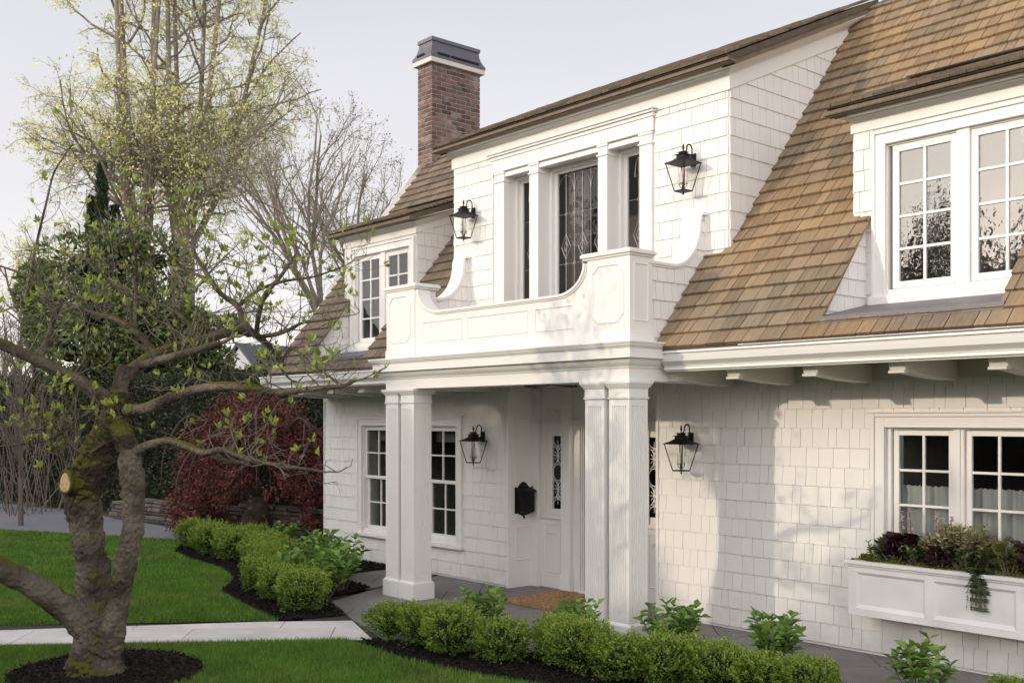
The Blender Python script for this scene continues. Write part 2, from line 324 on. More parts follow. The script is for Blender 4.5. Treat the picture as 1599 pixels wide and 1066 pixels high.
def clip(poly, a, b, c):
    """keep a*u+b*v<=c"""
    out_ = []
    for i in range(len(poly)):
        p, q = poly[i], poly[(i + 1) % len(poly)]
        dp = a * p[0] + b * p[1] - c; dq = a * q[0] + b * q[1] - c
        if dp <= 0: out_.append(p)
        if (dp < 0 < dq) or (dq < 0 < dp):
            t = dp / (dp - dq); out_.append((p[0] + t * (q[0] - p[0]), p[1] + t * (q[1] - p[1])))
    return out_
def clip_convex(poly, reg):
    for i in range(len(reg)):
        p, q = reg[i], reg[(i + 1) % len(reg)]
        ex, ey = q[0] - p[0], q[1] - p[1]      # ccw region: keep left side
        poly = clip(poly, ey, -ex, ey * p[0] - ex * p[1])
        if len(poly) < 3: return []
    return poly
def shingles(mb, O, U, V, N, regions, holes=(), expo=.182, wmin=.09, wmax=.2, gap=.005, t0=.018, t1=.003, seed=1, v0=0.0, jit=0.0, backing=True, vgap=0.0, bond=False):
    O, U, V, N = Vector(O), Vector(U), Vector(V), Vector(N); r = random.Random(seed)
    P = lambda u, v, w: O + U * u + V * v + N * w
    vm = min(p[1] for g in regions for p in g); vM = max(p[1] for g in regions for p in g)
    um = min(p[0] for g in regions for p in g); uM = max(p[0] for g in regions for p in g)
    k = int(math.floor((vm - v0) / expo))
    while v0 + k * expo < vM:
        va = v0 + k * expo; vb = va + expo - vgap
        u = um - r.random() * wmax if not bond else um - (k % 2) * wmin * .5
        while u < uM:
            w = r.uniform(wmin, wmax); dv = r.uniform(-jit, jit); tt = t0 * r.uniform(.85, 1.1); tb = t1
            rects = [(u, va + dv, u + w - gap, vb + (0 if vgap else 0.0))]
            for h in holes:
                nr = []
                for (a, b, c, d) in rects:
                    if c <= h[0] or a >= h[2] or d <= h[1] or b >= h[3]: nr.append((a, b, c, d)); continue
                    if a < h[0]: nr.append((a, b, h[0], d))
                    if c > h[2]: nr.append((h[2], b, c, d))
                    x0, x1 = max(a, h[0]), min(c, h[2])
                    if b < h[1]: nr.append((x0, b, x1, h[1]))
                    if d > h[3]: nr.append((x0, h[3], x1, d))
                rects = nr
            for (a, b, c, d) in rects:
                if c - a < .004 or d - b < .004: continue
                for g in regions:
                    pl = clip_convex([(a, b), (c, b), (c, d), (a, d)], g)
                    if len(pl) < 3: continue
                    f = lambda q: P(q[0], q[1], tb + (tt - tb) * (1 - (q[1] - va) / expo))
                    n = len(mb.v); m_ = len(pl)
                    mb.v += [tuple(f(q)) for q in pl] + [tuple(P(q[0], q[1], -.004)) for q in pl]
                    mb.f.append(tuple(range(n, n + m_)))
                    for i in range(m_):
                        j = (i + 1) % m_; mb.f.append((n + i, n + m_ + i, n + m_ + j, n + j))
            u += w
        k += 1
    if backing:
        for g in regions:
            gs = [g]
            for h in holes:
                ng = []
                for q in gs:
                    for reg in (clip(q, 1, 0, h[0]), clip(q, -1, 0, -h[2]),
                                clip(clip(clip(q, 1, 0, h[2]), -1, 0, -h[0]), 0, 1, h[1]),
                                clip(clip(clip(q, 1, 0, h[2]), -1, 0, -h[0]), 0, -1, -h[3])):
                        if len(reg) >= 3: ng.append(reg)
                gs = ng
            for q in gs: mb.poly([P(a, b, 0) for a, b in q])

def rect(a, b, c, d): return [(a, b), (c, b), (c, d), (a, d)]
def raw_mesh(name, verts, loops_per, idx, m, parent=None, origin=None, smooth=False):
    """verts (n,3) float array; idx flat index array; loops_per = 3 or 4"""
    me = bpy.data.meshes.new(name); nf = len(idx) // loops_per
    me.vertices.add(len(verts)); me.vertices.foreach_set('co', np.asarray(verts, dtype=np.float32).ravel())
    me.loops.add(len(idx)); me.loops.foreach_set('vertex_index', np.asarray(idx, dtype=np.int32))
    me.polygons.add(nf); me.polygons.foreach_set('loop_start', np.arange(0, len(idx), loops_per, dtype=np.int32))
    try: me.polygons.foreach_set('loop_total', np.full(nf, loops_per, dtype=np.int32))
    except Exception: pass
    if smooth: me.polygons.foreach_set('use_smooth', np.ones(nf, dtype=bool))
    me.update(calc_edges=True)
    return link_obj(name, me, m, parent, origin if origin is not None else (LOC[parent.name] if parent is not None else (0, 0, 0)))
def leaves(name, pos, direc, size, width, m, parent=None, origin=None, rng=None, fold=.25, up=None, curl=.15):
    """diamond leaves folded on the midrib; pos/direc (n,3) arrays RELATIVE to origin"""
    rng = rng or np.random.default_rng(3); n = len(pos)
    d = direc / (np.linalg.norm(direc, axis=1, keepdims=True) + 1e-9)
    rv = rng.normal(size=(n, 3)) if up is None else np.tile(np.array(up, float), (n, 1)) + rng.normal(size=(n, 3)) * .35
    s = np.cross(d, rv); s /= (np.linalg.norm(s, axis=1, keepdims=True) + 1e-9); nn = np.cross(s, d)
    L = (size * rng.uniform(.65, 1.25, n))[:, None]; w = L * width
    base = pos; tip = pos + d * L - nn * L * curl; mid = pos + d * L * .5
    l = mid + s * w * .5 + nn * w * fold; r_ = mid - s * w * .5 + nn * w * fold
    v = np.stack([base, l, tip, r_], 1).reshape(-1, 3); i = np.arange(n) * 4
    idx = np.stack([i, i + 1, i + 2, i, i + 2, i + 3], 1).ravel()
    return raw_mesh(name, v, 3, idx, m, parent, origin)
# ================================================================== HOUSE
house = empty('house', (-8.6, 0, 0))
tag(house, 'white shingled cottage with cedar gambrel roof, dormers and a columned porch', 'house')
X0, X1 = -14.43, -1.0            # facade
RECL, RECR, RECD = -10.03, -7.60, .41
# wall behind the shingles, with its window and door openings
WINL = (-13.40, .50, -11.02, 2.10); WINR = (-4.96, .70, -3.00, 2.10)
wall = MB()
def wallstrip(x0, x1, z0, z1, y0=0.0, y1=.25): wall.box(x0, x1, y0, y1, z0, z1)
wallstrip(X0, WINL[0], 0, 2.62); wallstrip(WINL[0], WINL[2], 0, WINL[1]); wallstrip(WINL[0], WINL[2], WINL[3], 2.62)
wallstrip(WINL[2], RECL, 0, 2.62); wallstrip(RECR, WINR[0], 0, 2.62); wallstrip(WINR[0], WINR[2], 0, WINR[1])
wallstrip(WINR[0], WINR[2], WINR[3], 2.62); wallstrip(WINR[2], X1, 0, 2.62)
wo = wall.build('wall', M['paint'], house)
wall = MB(); wall.box(X0, X0 + .25, .251, 5.2, 0, 2.62); wall.build('side_wall', M['paint'], house)
sh = MB()
shingles(sh, (0, -.001, .03), (1, 0, 0), (0, 0, 1), (0, -1, 0),
         [rect(X0, 0, X1, 2.46)],
         [(-13.47, .38, -10.96, 2.14), (RECL - .03, -1, RECR + .03, 3), (-5.04, .50, -2.9, 2.145)],
         expo=.1815, wmin=.085, wmax=.215, gap=.0042, t0=.021, t1=.010, seed=11, jit=.0006)
sh.build('wall_shingles', M['siding'], house)
gs = MB()
shingles(gs, (X0 - .001, 0, .03), (0, 1, 0), (0, 0, 1), (-1, 0, 0), [[(0, 0), (5.2, 0), (5.2, 2.6), (2.0, 6.6), (-.0, 4.1), (0, 2.6)]], expo=.1815, wmin=.085, wmax=.215, t0=.019, seed=12)
g_ = MB(); g_.prism([(X0 + .001, .002, 2.62), (X0 + .001, 5.2, 2.62), (X0 + .001, 5.2, 7.6), (X0 + .001, 2.2, 6.6), (X0 + .001, .002, 4.0)], (.2, 0, 0)); g_.build('gable_wall', M['paint'], house)
gs.build('gable_shingles', M['siding'], house)
for a_, b_ in ((X0 - .026, X0), (RECL - .04, RECL), (RECR, RECR + .035)):
    cb = MB(); cb.box(a_, b_, -.032, .0, .0, 2.46); cb.build('corner_board', M['paint'], house, bevel=.003)
# soffit, frieze, eave fascia, gutters
for a_, b_ in ((X0 - .02, -10.64), (-6.66, X1)):
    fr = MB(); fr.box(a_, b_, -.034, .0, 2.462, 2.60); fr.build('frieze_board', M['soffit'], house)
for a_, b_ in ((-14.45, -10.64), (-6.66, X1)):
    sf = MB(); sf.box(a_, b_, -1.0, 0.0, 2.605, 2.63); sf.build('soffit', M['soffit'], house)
def gutter(x0, x1):
    g = MB()
    pr = [(0, 0), (.03, -.0), (.035, .01), (.06, .03), (.085, .05), (.095, .09), (.10, .12), (.115, .125), (.115, .145), (.10, .145), (.09, .13), (.0, .13)]
    g.sweep([(x0, -1.015, 2.60), (x1, -1.015, 2.60)], [(0, -1), (0, -1)], pr)
    go = g.build('gutter', M['paint'], house)
    f = MB(); f.box(x0, x1, -1.03, -.985, 2.555, 2.598); f.box(x0, x1, -1.055, -1.031, 2.57, 2.597); f.build('eave_fascia', M['paint'], house, bevel=.004)
gutter(-14.48, -10.72); gutter(-6.60, X1)
# brackets under the eaves
def bracket():
    b = MB(); w = .07
    prof = [(-.03, 2.60), (-.95, 2.60), (-.955, 2.565), (-.93, 2.555), (-.91, 2.53), (-.90, 2.50), (-.925, 2.492), (-.925, 2.472), (-.85, 2.472), (-.84, 2.485), (-.45, 2.45), (-.10, 2.435), (-.03, 2.44)]
    b.prism([(-w, y, z) for y, z in prof], (2 * w, 0, 0))
    return b
b0 = bracket(); me_src = None
for x in (-6.62, -5.905, -5.105, -4.315, -3.52, -2.72, -11.25, -12.02, -12.80, -13.60, -14.30):
    if me_src is None:
        bo = b0.build('eave_bracket', M['soffit'], house, bevel=.004, origin=(0, 0, 0)); me_src = bo
    else:
        bo = me_src.copy(); C.objects.link(bo); bo.parent = house
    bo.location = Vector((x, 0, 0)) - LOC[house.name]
# ---------------------------------------------------------------- main roof
SL = 1.236; CO = 1 / math.sqrt(1 + SL * SL); SI = SL * CO
RV = Vector((0, CO, SI)); RN = Vector((0, -SI, CO))
YE = -1.13; ZE = 3.782 + SL * (YE + .325) - .02          # the roof deck (shingle faces stand ~2 cm above)
vy = lambda y: (y - YE) / CO
VT = vy(2.02)
XL = -14.17
rf = MB()
CUT = [(-4.93, vy(-.985), -3.46, vy(-.235)), (-13.30, vy(-.985), -11.83, vy(-.235))]
BAL = (-10.52, -1, -6.66, vy(-.34)); BALD = (-10.70, vy(-.36), -6.44, 99)
DR = [(-5.04, vy(-.235), -3.36, vy(.86)), (-13.45, vy(-.235), -11.78, vy(.86))]
shingles(rf, (0, YE, ZE), (1, 0, 0), RV, RN, [rect(-14.17, 0, -10.5, VT)], [CUT[1], BAL, BALD, DR[1]], expo=.171, wmin=.07, wmax=.225, gap=.008, t0=.033, t1=.006, seed=21, jit=.003)
rl = rf.build('roof', M['cedar_dark'], house)
rf = MB()
shingles(rf, (0, YE, ZE), (1, 0, 0), RV, RN, [rect(-6.9, 0, X1, VT)], [CUT[0], BAL, BALD, DR[0]], expo=.171, wmin=.07, wmax=.225, gap=.008, t0=.033, t1=.006, seed=22, jit=.003)
rr = rf.build('roof', M['cedar'], house)
# starter course edge under the first shingles and the barge edge
for a_, b_, p_ in ((-14.17, -10.73, rl), (-6.60, X1, rr)):
    st = MB(); st.box(a_, b_, YE + .004, YE + .12, ZE - .045, ZE - .008); st.build('starter_course', M['cedar_dark'], p_)
bg = MB()
z = lambda y: 3.782 + SL * (y + .325)
bg.prism([(-14.185, YE, z(YE) - .02), (-14.185, 2.02, z(2.02) - .02), (-14.185, 2.02, z(2.02) - .2), (-14.185, YE + .06, z(YE) - .12)], (-.03, 0, 0)); bg.build('barge_board', M['paint'], house)
fl = MB(); fl.sweep([(-6.38, 2.03, 6.70), (X1, 2.03, 6.70)], [(0, -1), (0, -1)], [(-.05, .03), (.03, -.02), (.045, -.09), (.035, -.09), (.02, -.03), (-.05, .0)]); fl.build('flashing', M['lead'], rr)
# upper roof slope, nearly edge-on from the ground
up = MB()
def lowslope(mb, x0, x1, ya, za, sl, yb, seed, holes=(), regs=None, expo=.13):
    c = 1 / math.sqrt(1 + sl * sl); L_ = (yb - ya) / c
    shingles(mb, (0, ya, za), (1, 0, 0), (0, c, sl * c), (0, -sl * c, c), regs(c) if regs else [rect(x0, 0, x1, L_)], holes, expo=expo, wmin=.08, wmax=.2, gap=.006, t0=.024, t1=.004, seed=seed, jit=.004)
lowslope(up, -14.17, X1, 2.02, 6.685, .40, 5.2, 31, expo=.2)
up.build('upper_roof', M['cedar_dark'], house)
bk = MB(); bk.prism([(XL, 5.2, 7.957), (X1, 5.2, 7.957), (X1, 8.4, 6.6), (XL, 8.4, 6.6)], (0, 0, -.05)); bk.build('rear_roof', M['cedar_dark'], house)

# ---------------------------------------------------------------- shed dormers (left and right)
PI_ = math.pi
CROWN = [(0, 0), (.022, 0), (.022, .014), (.012, .018), (.018, .035), (.045, .055), (.052, .062), (.075, .064), (.078, .074), (.115, .084), (.128, .104), (.128, .108), (.148, .110), (.148, .13), (0, .13)]
def window_unit(mbf, mbg, x0, x1, z0, z1, y, cols, rows, stile=.045, munt=.022, bot=None, dep=.035):
    """sash frame bars and the glass; the outer rect is x0..x1, z0..z1"""
    b = bot or stile
    mbf.box(x0, x0 + stile, y, y + dep, z0, z1); mbf.box(x1 - stile, x1, y, y + dep, z0, z1)
    mbf.box(x0 + stile, x1 - stile, y + .001, y + dep - .001, z0, z0 + b); mbf.box(x0 + stile, x1 - stile, y + .001, y + dep - .001, z1 - stile, z1)
    gx0, gx1, gz0, gz1 = x0 + stile, x1 - stile, z0 + b, z1 - stile
    for i in range(1, cols):
        c = gx0 + (gx1 - gx0) * i / cols; mbf.box(c - munt / 2, c + munt / 2, y + .004, y + dep - .004, gz0, gz1)
    for i in range(1, rows):
        c = gz0 + (gz1 - gz0) * i / rows; mbf.box(gx0, gx1, y + .006, y + dep - .006, c - munt / 2, c + munt / 2)
    mbg.poly([(gx0, y + dep * .55, gz0), (gx1, y + dep * .55, gz0), (gx1, y + dep * .55, gz1), (gx0, y + dep * .55, gz1)])
def casing(mb, x0, x1, z0, z1, y, w=.115, sides=True):
    """moulded casing: flat, back band and inner bead"""
    mb.box(x0, x0 + w, y - .03, y + .02, z0, z1); mb.box(x1 - w, x1, y - .03, y + .02, z0, z1); mb.box(x0 + w, x1 - w, y - .029, y + .02, z1 - w, z1)
    mb.box(x0 - .006, x0 + .026, y - .048, y + .02, z0, z1 + .006); mb.box(x1 - .026, x1 + .006, y - .048, y + .02, z0, z1 + .006); mb.box(x0 + .026, x1 - .026, y - .047, y + .02, z1 - .024, z1 + .006)
    mb.box(x0 + w - .016, x0 + w + .004, y - .038, y + .015, z0, z1 - w + .004); mb.box(x1 - w - .004, x1 - w + .016, y - .038, y + .015, z0, z1 - w + .004); mb.box(x0 + w + .004, x1 - w - .004, y - .037, y + .015, z1 - w - .004, z1 - w + .012)
def room(x0, x1, z0, z1, y0, d, parent, name='room_behind', m='room'):
    r_ = MB(); r_.poly([(x0, y0 + d, z0), (x1, y0 + d, z0), (x1, y0 + d, z1), (x0, y0 + d, z1)])
    r_.poly([(x0, y0, z0), (x0, y0 + d, z0), (x0, y0 + d, z1), (x0, y0, z1)]); r_.poly([(x1, y0, z0), (x1, y0 + d, z0), (x1, y0 + d, z1), (x1, y0, z1)])
    r_.poly([(x0, y0, z0), (x1, y0, z0), (x1, y0 + d, z0), (x0, y0 + d, z0)]); r_.poly([(x0, y0, z1), (x1, y0, z1), (x1, y0 + d, z1), (x0, y0 + d, z1)])
    return r_.build(name, M[m], parent)
def shed_dormer(dx, seed, gm, cedar):
    YF = -.22; xa, xb = -5.10 + dx, -3.31 + dx
    zr = lambda y: 3.782 + SL * (y + .325)
    d = MB()
    ox, oz, px, pz = -4.80 + dx, 3.21, -3.43 + dx, 4.50     # window opening
    d.box(xa, ox, YF, YF + .12, 3.0, 4.72); d.box(px, xb, YF, YF + .12, 3.0, 4.72); d.box(ox, px, YF, YF + .12, 3.0, oz); d.box(ox, px, YF, YF + .12, pz, 4.72)
    for x_, s_ in ((xa, 1), (xb, -1)):
        d.prism([(x_, YF + .12, 3.6), (x_, 1.0, 5.0), (x_, .95, 5.20), (x_, YF + .12, 4.80)], (s_ * .08, 0, 0))
    # cheek walls of the pocket cut into the roof
    cl_ = -4.985 + dx; cr_ = -3.42 + dx
    for x_, s_ in ((cl_, -1), (cr_, 1)):
        d.prism([(x_, -1.0, 2.93), (x_, YF, 3.02), (x_, YF, zr(YF) - .03), (x_, -.985, zr(-.985) - .03)], (s_ * .05, 0, 0))
    do = d.build('dormer', M['paint'], house)
    for u0, u1 in ((xa, -4.915 + dx),):
        s = MB(); shingles(s, (0, YF - .001, 3.02), (1, 0, 0), (0, 0, 1), (0, -1, 0), [rect(u0, 0, u1, 1.62)], expo=.183, wmin=.10, wmax=.19, t0=.020, t1=.010, gap=.005, seed=seed)
    # cheeks: right one faces +X
    for x_, nx, ud in ((xb + .001, 1, 1), (xa - .001, -1, 1)):
        reg = [(YF, 3.90), (.93, 5.33), (.87, 5.19), (YF - .0, 4.62)]
        cx = [(YF, zr(YF) - .05), (.66, zr(.66) - .05), (YF, 4.66)]
        s4 = MB(); shingles(s4, (x_, 0, 3.02 - .0), (0, 1, 0), (0, 0, 1), (nx, 0, 0), [[(a, b - 3.02) for a, b in cx]], expo=.183, wmin=.09, wmax=.2, t0=.020, t1=.010, gap=.005, seed=seed + 1)
        s4.build('cheek_shingles', M['siding'], do)
    # pocket cheek shingles
    cx = [(-.93, 2.98), (YF - .03, 3.07), (YF - .03, zr(YF - .03) - .05), (-.93, zr(-.93) - .05)]
    s5 = MB(); shingles(s5, (cl_ + .001, 0, 3.02), (0, 1, 0), (0, 0, 1), (1, 0, 0), [[(a, b - 3.02) for a, b in cx]], expo=.15, wmin=.09, wmax=.15, t0=.014, t1=.003, seed=seed + 2)
    s.build('dormer_shingles', M['siding'], do); s5.build('pocket_shingles', M['siding'], do)
    # pan flashing
    p = MB(); p.prism([(cl_ + .016, -1.02, 2.945), (cr_ - .0, -1.02, 2.945), (cr_ - .0, YF - .02, 3.10), (cl_ + .016, YF - .02, 3.10)], (0, 0, .012))
    p.box(cl_ + .02, cr_, -1.035, -1.021, 2.90, 2.957)
    p.build('pan_flashing', M['lead'], do)
    # frieze, crown wrapping the corners and raking up the cheeks
    f = MB(); yt = 1.0; rk = .36
    pts = [(xa, .86, 4.64 + rk * (.86 - YF)), (xa, YF, 4.64), (xb, YF, 4.64), (xb, .86, 4.64 + rk * (.86 - YF))]
    outs = [(-1, 0), (-1, -1), (1, -1), (1, 0)]
    f.sweep(pts, outs, [(-.02, 0), (.026, 0), (.026, .075), (-.02, .075)]); f.build('dormer_frieze', M['paint'], do)
    cm = MB(); pts = [(a, b, c + .068) for a, b, c in pts]; cm.sweep(pts, outs, [(a * .92, b * .85) for a, b in CROWN]); cm.build('crown_moulding', M['paint'], do, smooth=False)
    # roof
    ya = YF - .235; za = 4.862; sl = .36; c = 1 / math.sqrt(1 + sl * sl)
    yb = (za - sl * ya - (3.782 + SL * .325)) / (SL - sl) + .03
    r_ = MB(); lowslope(r_, xa - .15, xb + .15, ya, za, sl, yb, seed + 5, expo=.085)
    for i in range(5):
        r_.box(xa - .165 + i * .008, xb + .165 - i * .008, ya + .002 + i * .006, ya + .12, za - .075 + i * .0155, za - .062 + i * .0155)
    r_.prism([(xa - .145, ya + .02, za - .012), (xb + .145, ya + .02, za - .012), (xb + .145, yb, za - .012 + sl * (yb - ya - .02)), (xa - .145, yb, za - .012 + sl * (yb - ya - .02))], (0, 0, -.075))
    for xq, xr in ((xa - .135, xa - .01), (xb + .01, xb + .135)): r_.prism([(xq, YF - .11, za - .085 + sl * .12), (xr, YF - .11, za - .085 + sl * .12), (xr, yb, za - .085 + sl * (yb - ya)), (xq, yb, za - .085 + sl * (yb - ya))], (0, 0, -.042))
    r_.build('dormer_roof', M['cedar_edge'], do)
    fz = MB(); fz.prism([(xa - .15, yb - .035, zr(yb - .015) + .04), (xb + .15, yb - .015, zr(yb - .015) + .04), (xb + .15, yb + .005, zr(yb + .005) + .03), (xa - .15, yb + .005, zr(yb + .005) + .03)], (0, -.01, .008)); fz.build('dormer_flashing', M['lead'], do)
    # the window
    w = empty('window', (ox, YF, oz), parent=house); w.parent = house; w.location = Vector((ox, YF, oz)) - LOC[house.name]
    cs = MB(); casing(cs, -4.909 + dx, -3.32 + dx, 3.13, 4.605, YF - .001)
    cs.box(-4.93 + dx, -3.30 + dx, YF - .075, YF + .02, 3.10, 3.17); cs.box(ox, px, YF - .045, YF + .07, 3.171, 3.222)
    cs.box(-4.166 + dx, -4.058 + dx, YF - .012, YF + .06, 3.223, 4.49)
    cs.box(ox, ox + .02, YF, YF + .075, 3.22, 4.49); cs.box(px - .02, px, YF, YF + .075, 3.22, 4.49); cs.box(ox, px, YF + .002, YF + .075, 4.47, 4.50)
    cs.build('casing', M['paint'], w, bevel=.004)
    fm, gl = MB(), MB()
    for a, b in ((-4.745, -4.168), (-4.056, -3.475)):
        window_unit(fm, gl, a + dx, b + dx, 3.232, 4.468, YF + .012, 2, 4, stile=.06, munt=.024)
    fm.build('sash', M['paint'], w, bevel=.003); gl.build('glass', M[gm], w)
    room(ox - .1, px + .1, 3.05, 4.6, YF + .13, .8, w)
    return do
shed_dormer(0, 41, 'mirrorglass', 'cedar'); shed_dormer(-8.41, 51, 'glass', 'cedar_dark')

# ---------------------------------------------------------------- the balcony dormer
YB = -.322; BX0, BX1 = -10.74, -6.40
bd = MB()
bd.box(BX0, -9.90, YB, YB + .1, 2.9, 5.42); bd.box(-7.37, BX1, YB, YB + .1, 2.9, 5.42); bd.box(-9.90, -7.37, YB, YB + .06, 5.11, 5.42)
bd.prism([(BX1, YB + .1, 3.6), (BX1, 2.0, 6.45), (BX1, 1.95, 6.60), (BX1, YB + .1, 5.42)], (-.08, 0, 0))
bd.prism([(BX0, YB + .1, 3.6), (BX0, 2.0, 6.45), (BX0, 1.95, 6.60), (BX0, YB + .1, 5.42)], (.08, 0, 0))
bdo = bd.build('balcony_dormer', M['paint'], house)
s = MB()
shingles(s, (0, YB - .001, 3.78), (1, 0, 0), (0, 0, 1), (0, -1, 0), [rect(BX0, -.95, -9.96, 1.53)], expo=.183, wmin=.09, wmax=.21, t0=.020, t1=.010, gap=.005, seed=61)
zr = lambda y: 3.782 + SL * (y + .325)
RK = .455
for x_, nx in ((BX1 + .001, 1), (BX0 - .001, -1)):
    cx = [(YB, zr(YB) - .05), (1.70, zr(1.70) - .05), (YB, 5.345)]
    s4 = MB(); shingles(s4, (x_, 0, 3.78), (0, 1, 0), (0, 0, 1), (nx, 0, 0), [[(a, b - 3.78) for a, b in cx]], expo=.183, wmin=.08, wmax=.19, t0=.020, t1=.010, gap=.005, seed=62)
    s4.build('cheek_shingles', M['siding'], bdo)
s.build('dormer_shingles', M['siding'], bdo)
s = MB(); shingles(s, (0, YB - .001, 3.78), (1, 0, 0), (0, 0, 1), (0, -1, 0), [rect(-7.335, -.95, BX1, 1.53)], expo=.183, wmin=.09, wmax=.21, t0=.020, t1=.010, gap=.005, seed=64); s.build('dormer_shingles', M['siding'], bdo)
f = MB(); ye2 = 2.0
pts = [(BX0, ye2, 5.312 + RK * (ye2 - YB)), (BX0, YB, 5.312), (BX1, YB, 5.312), (BX1, ye2, 5.312 + RK * (ye2 - YB))]; outs = [(-1, 0), (-1, -1), (1, -1), (1, 0)]
f.sweep(pts, outs, [(-.02, 0), (.03, 0), (.03, .125), (-.02, .125)]); f.build('dormer_frieze', M['paint'], bdo)
cm = MB(); cm.sweep([(a, b, c + .118) for a, b, c in pts], outs, [(a * 1.0, b * .95) for a, b in CROWN]); cm.build('crown_moulding', M['paint'], bdo)
ya = YB - .25; za = 5.583; yb = (za - RK * ya - (3.782 + SL * .325)) / (SL - RK) + .03
r_ = MB(); lowslope(r_, BX0 - .17, BX1 + .17, ya, za, RK, yb, 63, expo=.10)
r_.prism([(BX0 - .165, ya + .02, za - .012), (BX1 + .165, ya + .02, za - .012), (BX1 + .165, yb, za - .012 + RK * (yb - ya - .02)), (BX0 - .165, yb, za - .012 + RK * (yb - ya - .02))], (0, 0, -.066))
for xa_, xb_ in ((BX0 - .155, BX0 - .01), (BX1 + .01, BX1 + .155)): r_.prism([(xa_, YB - .12, za - .07 + RK * .13), (xb_, YB - .12, za - .07 + RK * .13), (xb_, yb, za - .07 + RK * (yb - ya)), (xa_, yb, za - .07 + RK * (yb - ya))], (0, 0, -.072))
for i in range(5):
    r_.box(BX0 - .185 + i * .008, BX1 + .185 - i * .008, ya + .002 + i * .006, ya + .12, za - .068 + i * .0135, za - .056 + i * .0135)
r_.build('dormer_roof', M['cedar_edge'], bdo)
# window surround: four pilasters under a moulded beam
su = MB()
su.box(-9.95, -7.345, YB - .045, YB + .01, 5.115, 5.30)
su.box(-9.965, -7.33, YB - .060, YB + .01, 5.262, 5.30); su.box(-9.985, -7.31, YB - .085, YB + .01, 5.301, 5.325); su.box(-10.0, -7.295, YB - .105, YB + .01, 5.326, 5.345)
PIL = [(-9.90, -9.735), (-9.275, -9.12), (-8.15, -8.01), (-7.54, -7.37)]
for a, b in PIL:
    su.box(a, b, YB - .035, YB + .22, 3.0, 5.113); su.box(a - .012, b + .012, YB - .05, YB + .10, 4.985, 5.008); su.box(a - .010, b + .010, YB - .047, YB + .10, 5.085, 5.112)
su.build('pilaster_surround', M['paint'], bdo, bevel=.004)
hd = MB()
for (a, b) in ((-9.735, -9.275), (-9.12, -8.15), (-8.01, -7.54)):
    hd.box(a, b, YB + .0, YB + .24, 5.06, 5.113); hd.box(a, b, YB - .02, YB + .02, 5.045, 5.10)
hd.build('opening_head', M['paint'], bdo, bevel=.004)
w = empty('window', (-8.6, YB, 3.1)); w.parent = house; w.location = Vector((-8.6, YB, 3.1)) - LOC[house.name]
tag(w, 'leaded glass window behind the balcony')
fm, gl = MB(), MB()
YG = YB + .20
for a, b in ((-9.735, -9.275), (-9.12, -8.15), (-8.01, -7.54)):
    window_unit(fm, gl, a + .01, b - .01, 3.0, 5.055, YG, 1, 1, stile=.07)
    fm.box(a, a + .035, YG - .05, YG, 3.0, 5.055); fm.box(b - .035, b, YG - .05, YG, 3.0, 5.055); fm.box(a + .035, b - .035, YG - .05, YG, 5.02, 5.056)
fm.build('sash', M['paint'], w, bevel=.003); gl.build('glass', M['leadglass'], w)
ld = MB(); yl = YG + .012
def came(mb, p, q, r_=.0035): mb.tube([(p[0], yl, p[1]), (q[0], yl, q[1])], r_, 4)
for a, b in ((-9.655, -9.355), (-9.04, -8.23), (-7.93, -7.62)):
    wd = b - a; n = 6 if wd > .5 else 2
    for i in range(0, n + 1):
        if n == 6 and i in (0, 6): continue
        x = a + wd * i / n; came(ld, (x, 3.1), (x, 4.97), .003)
    for zz in (3.35, 3.92, 4.50): came(ld, (a, zz), (b, zz), .003)
    for cx in ([a + wd / 2] if n == 2 else [a + wd / 6, a + wd / 2, b - wd / 6]):
        for cz in (4.12,):
            h = .15; ww = .075
            came(ld, (cx - ww, cz), (cx, cz + h), .0045); came(ld, (cx, cz + h), (cx + ww, cz), .0045); came(ld, (cx + ww, cz), (cx, cz - h), .0045); came(ld, (cx, cz - h), (cx - ww, cz), .0045)
            came(ld, (cx - ww * .45, cz), (cx, cz + h * .45), .004); came(ld, (cx, cz + h * .45), (cx + ww * .45, cz), .004); came(ld, (cx + ww * .45, cz), (cx, cz - h * .45), .004); came(ld, (cx, cz - h * .45), (cx - ww * .45, cz), .004)
        # arches at the head
        for s_ in (-1, 1):
            pts_ = [(cx + s_ * (wd / 6) * math.sin(t), yl, 4.95 - .22 * (1 - math.cos(t))) for t in np.linspace(0, 1.5, 7)]
            ld.tube(pts_, .004, 4)
    for i in range(1, n):
        for zz in (4.50, 3.92, 3.35):
            x = a + wd * i / n; d_ = .022
            for p, q in (((x - d_, zz), (x, zz + d_)), ((x, zz + d_), (x + d_, zz)), ((x + d_, zz), (x, zz - d_)), ((x, zz - d_), (x - d_, zz))): came(ld, p, q, .004)
ld.build('leading', mat('lead_came', (.42, .40, .37), .35, metal=.6), w)
room(-9.9, -7.4, 2.95, 5.1, YB + .27, 1.2, w)
dr_ = MB()                                             # drawn curtain seen through the middle light
for i in range(14):
    x = -9.05 + i * .028; dr_.tube([(x, YG + .16, 3.0), (x + .004 * math.sin(i), YG + .16 + .01 * (i % 2), 5.0)], .016, 5)
dr_.build('curtain', mat('grey_curtain', (.16, .15, .14), .9), w, smooth=True)

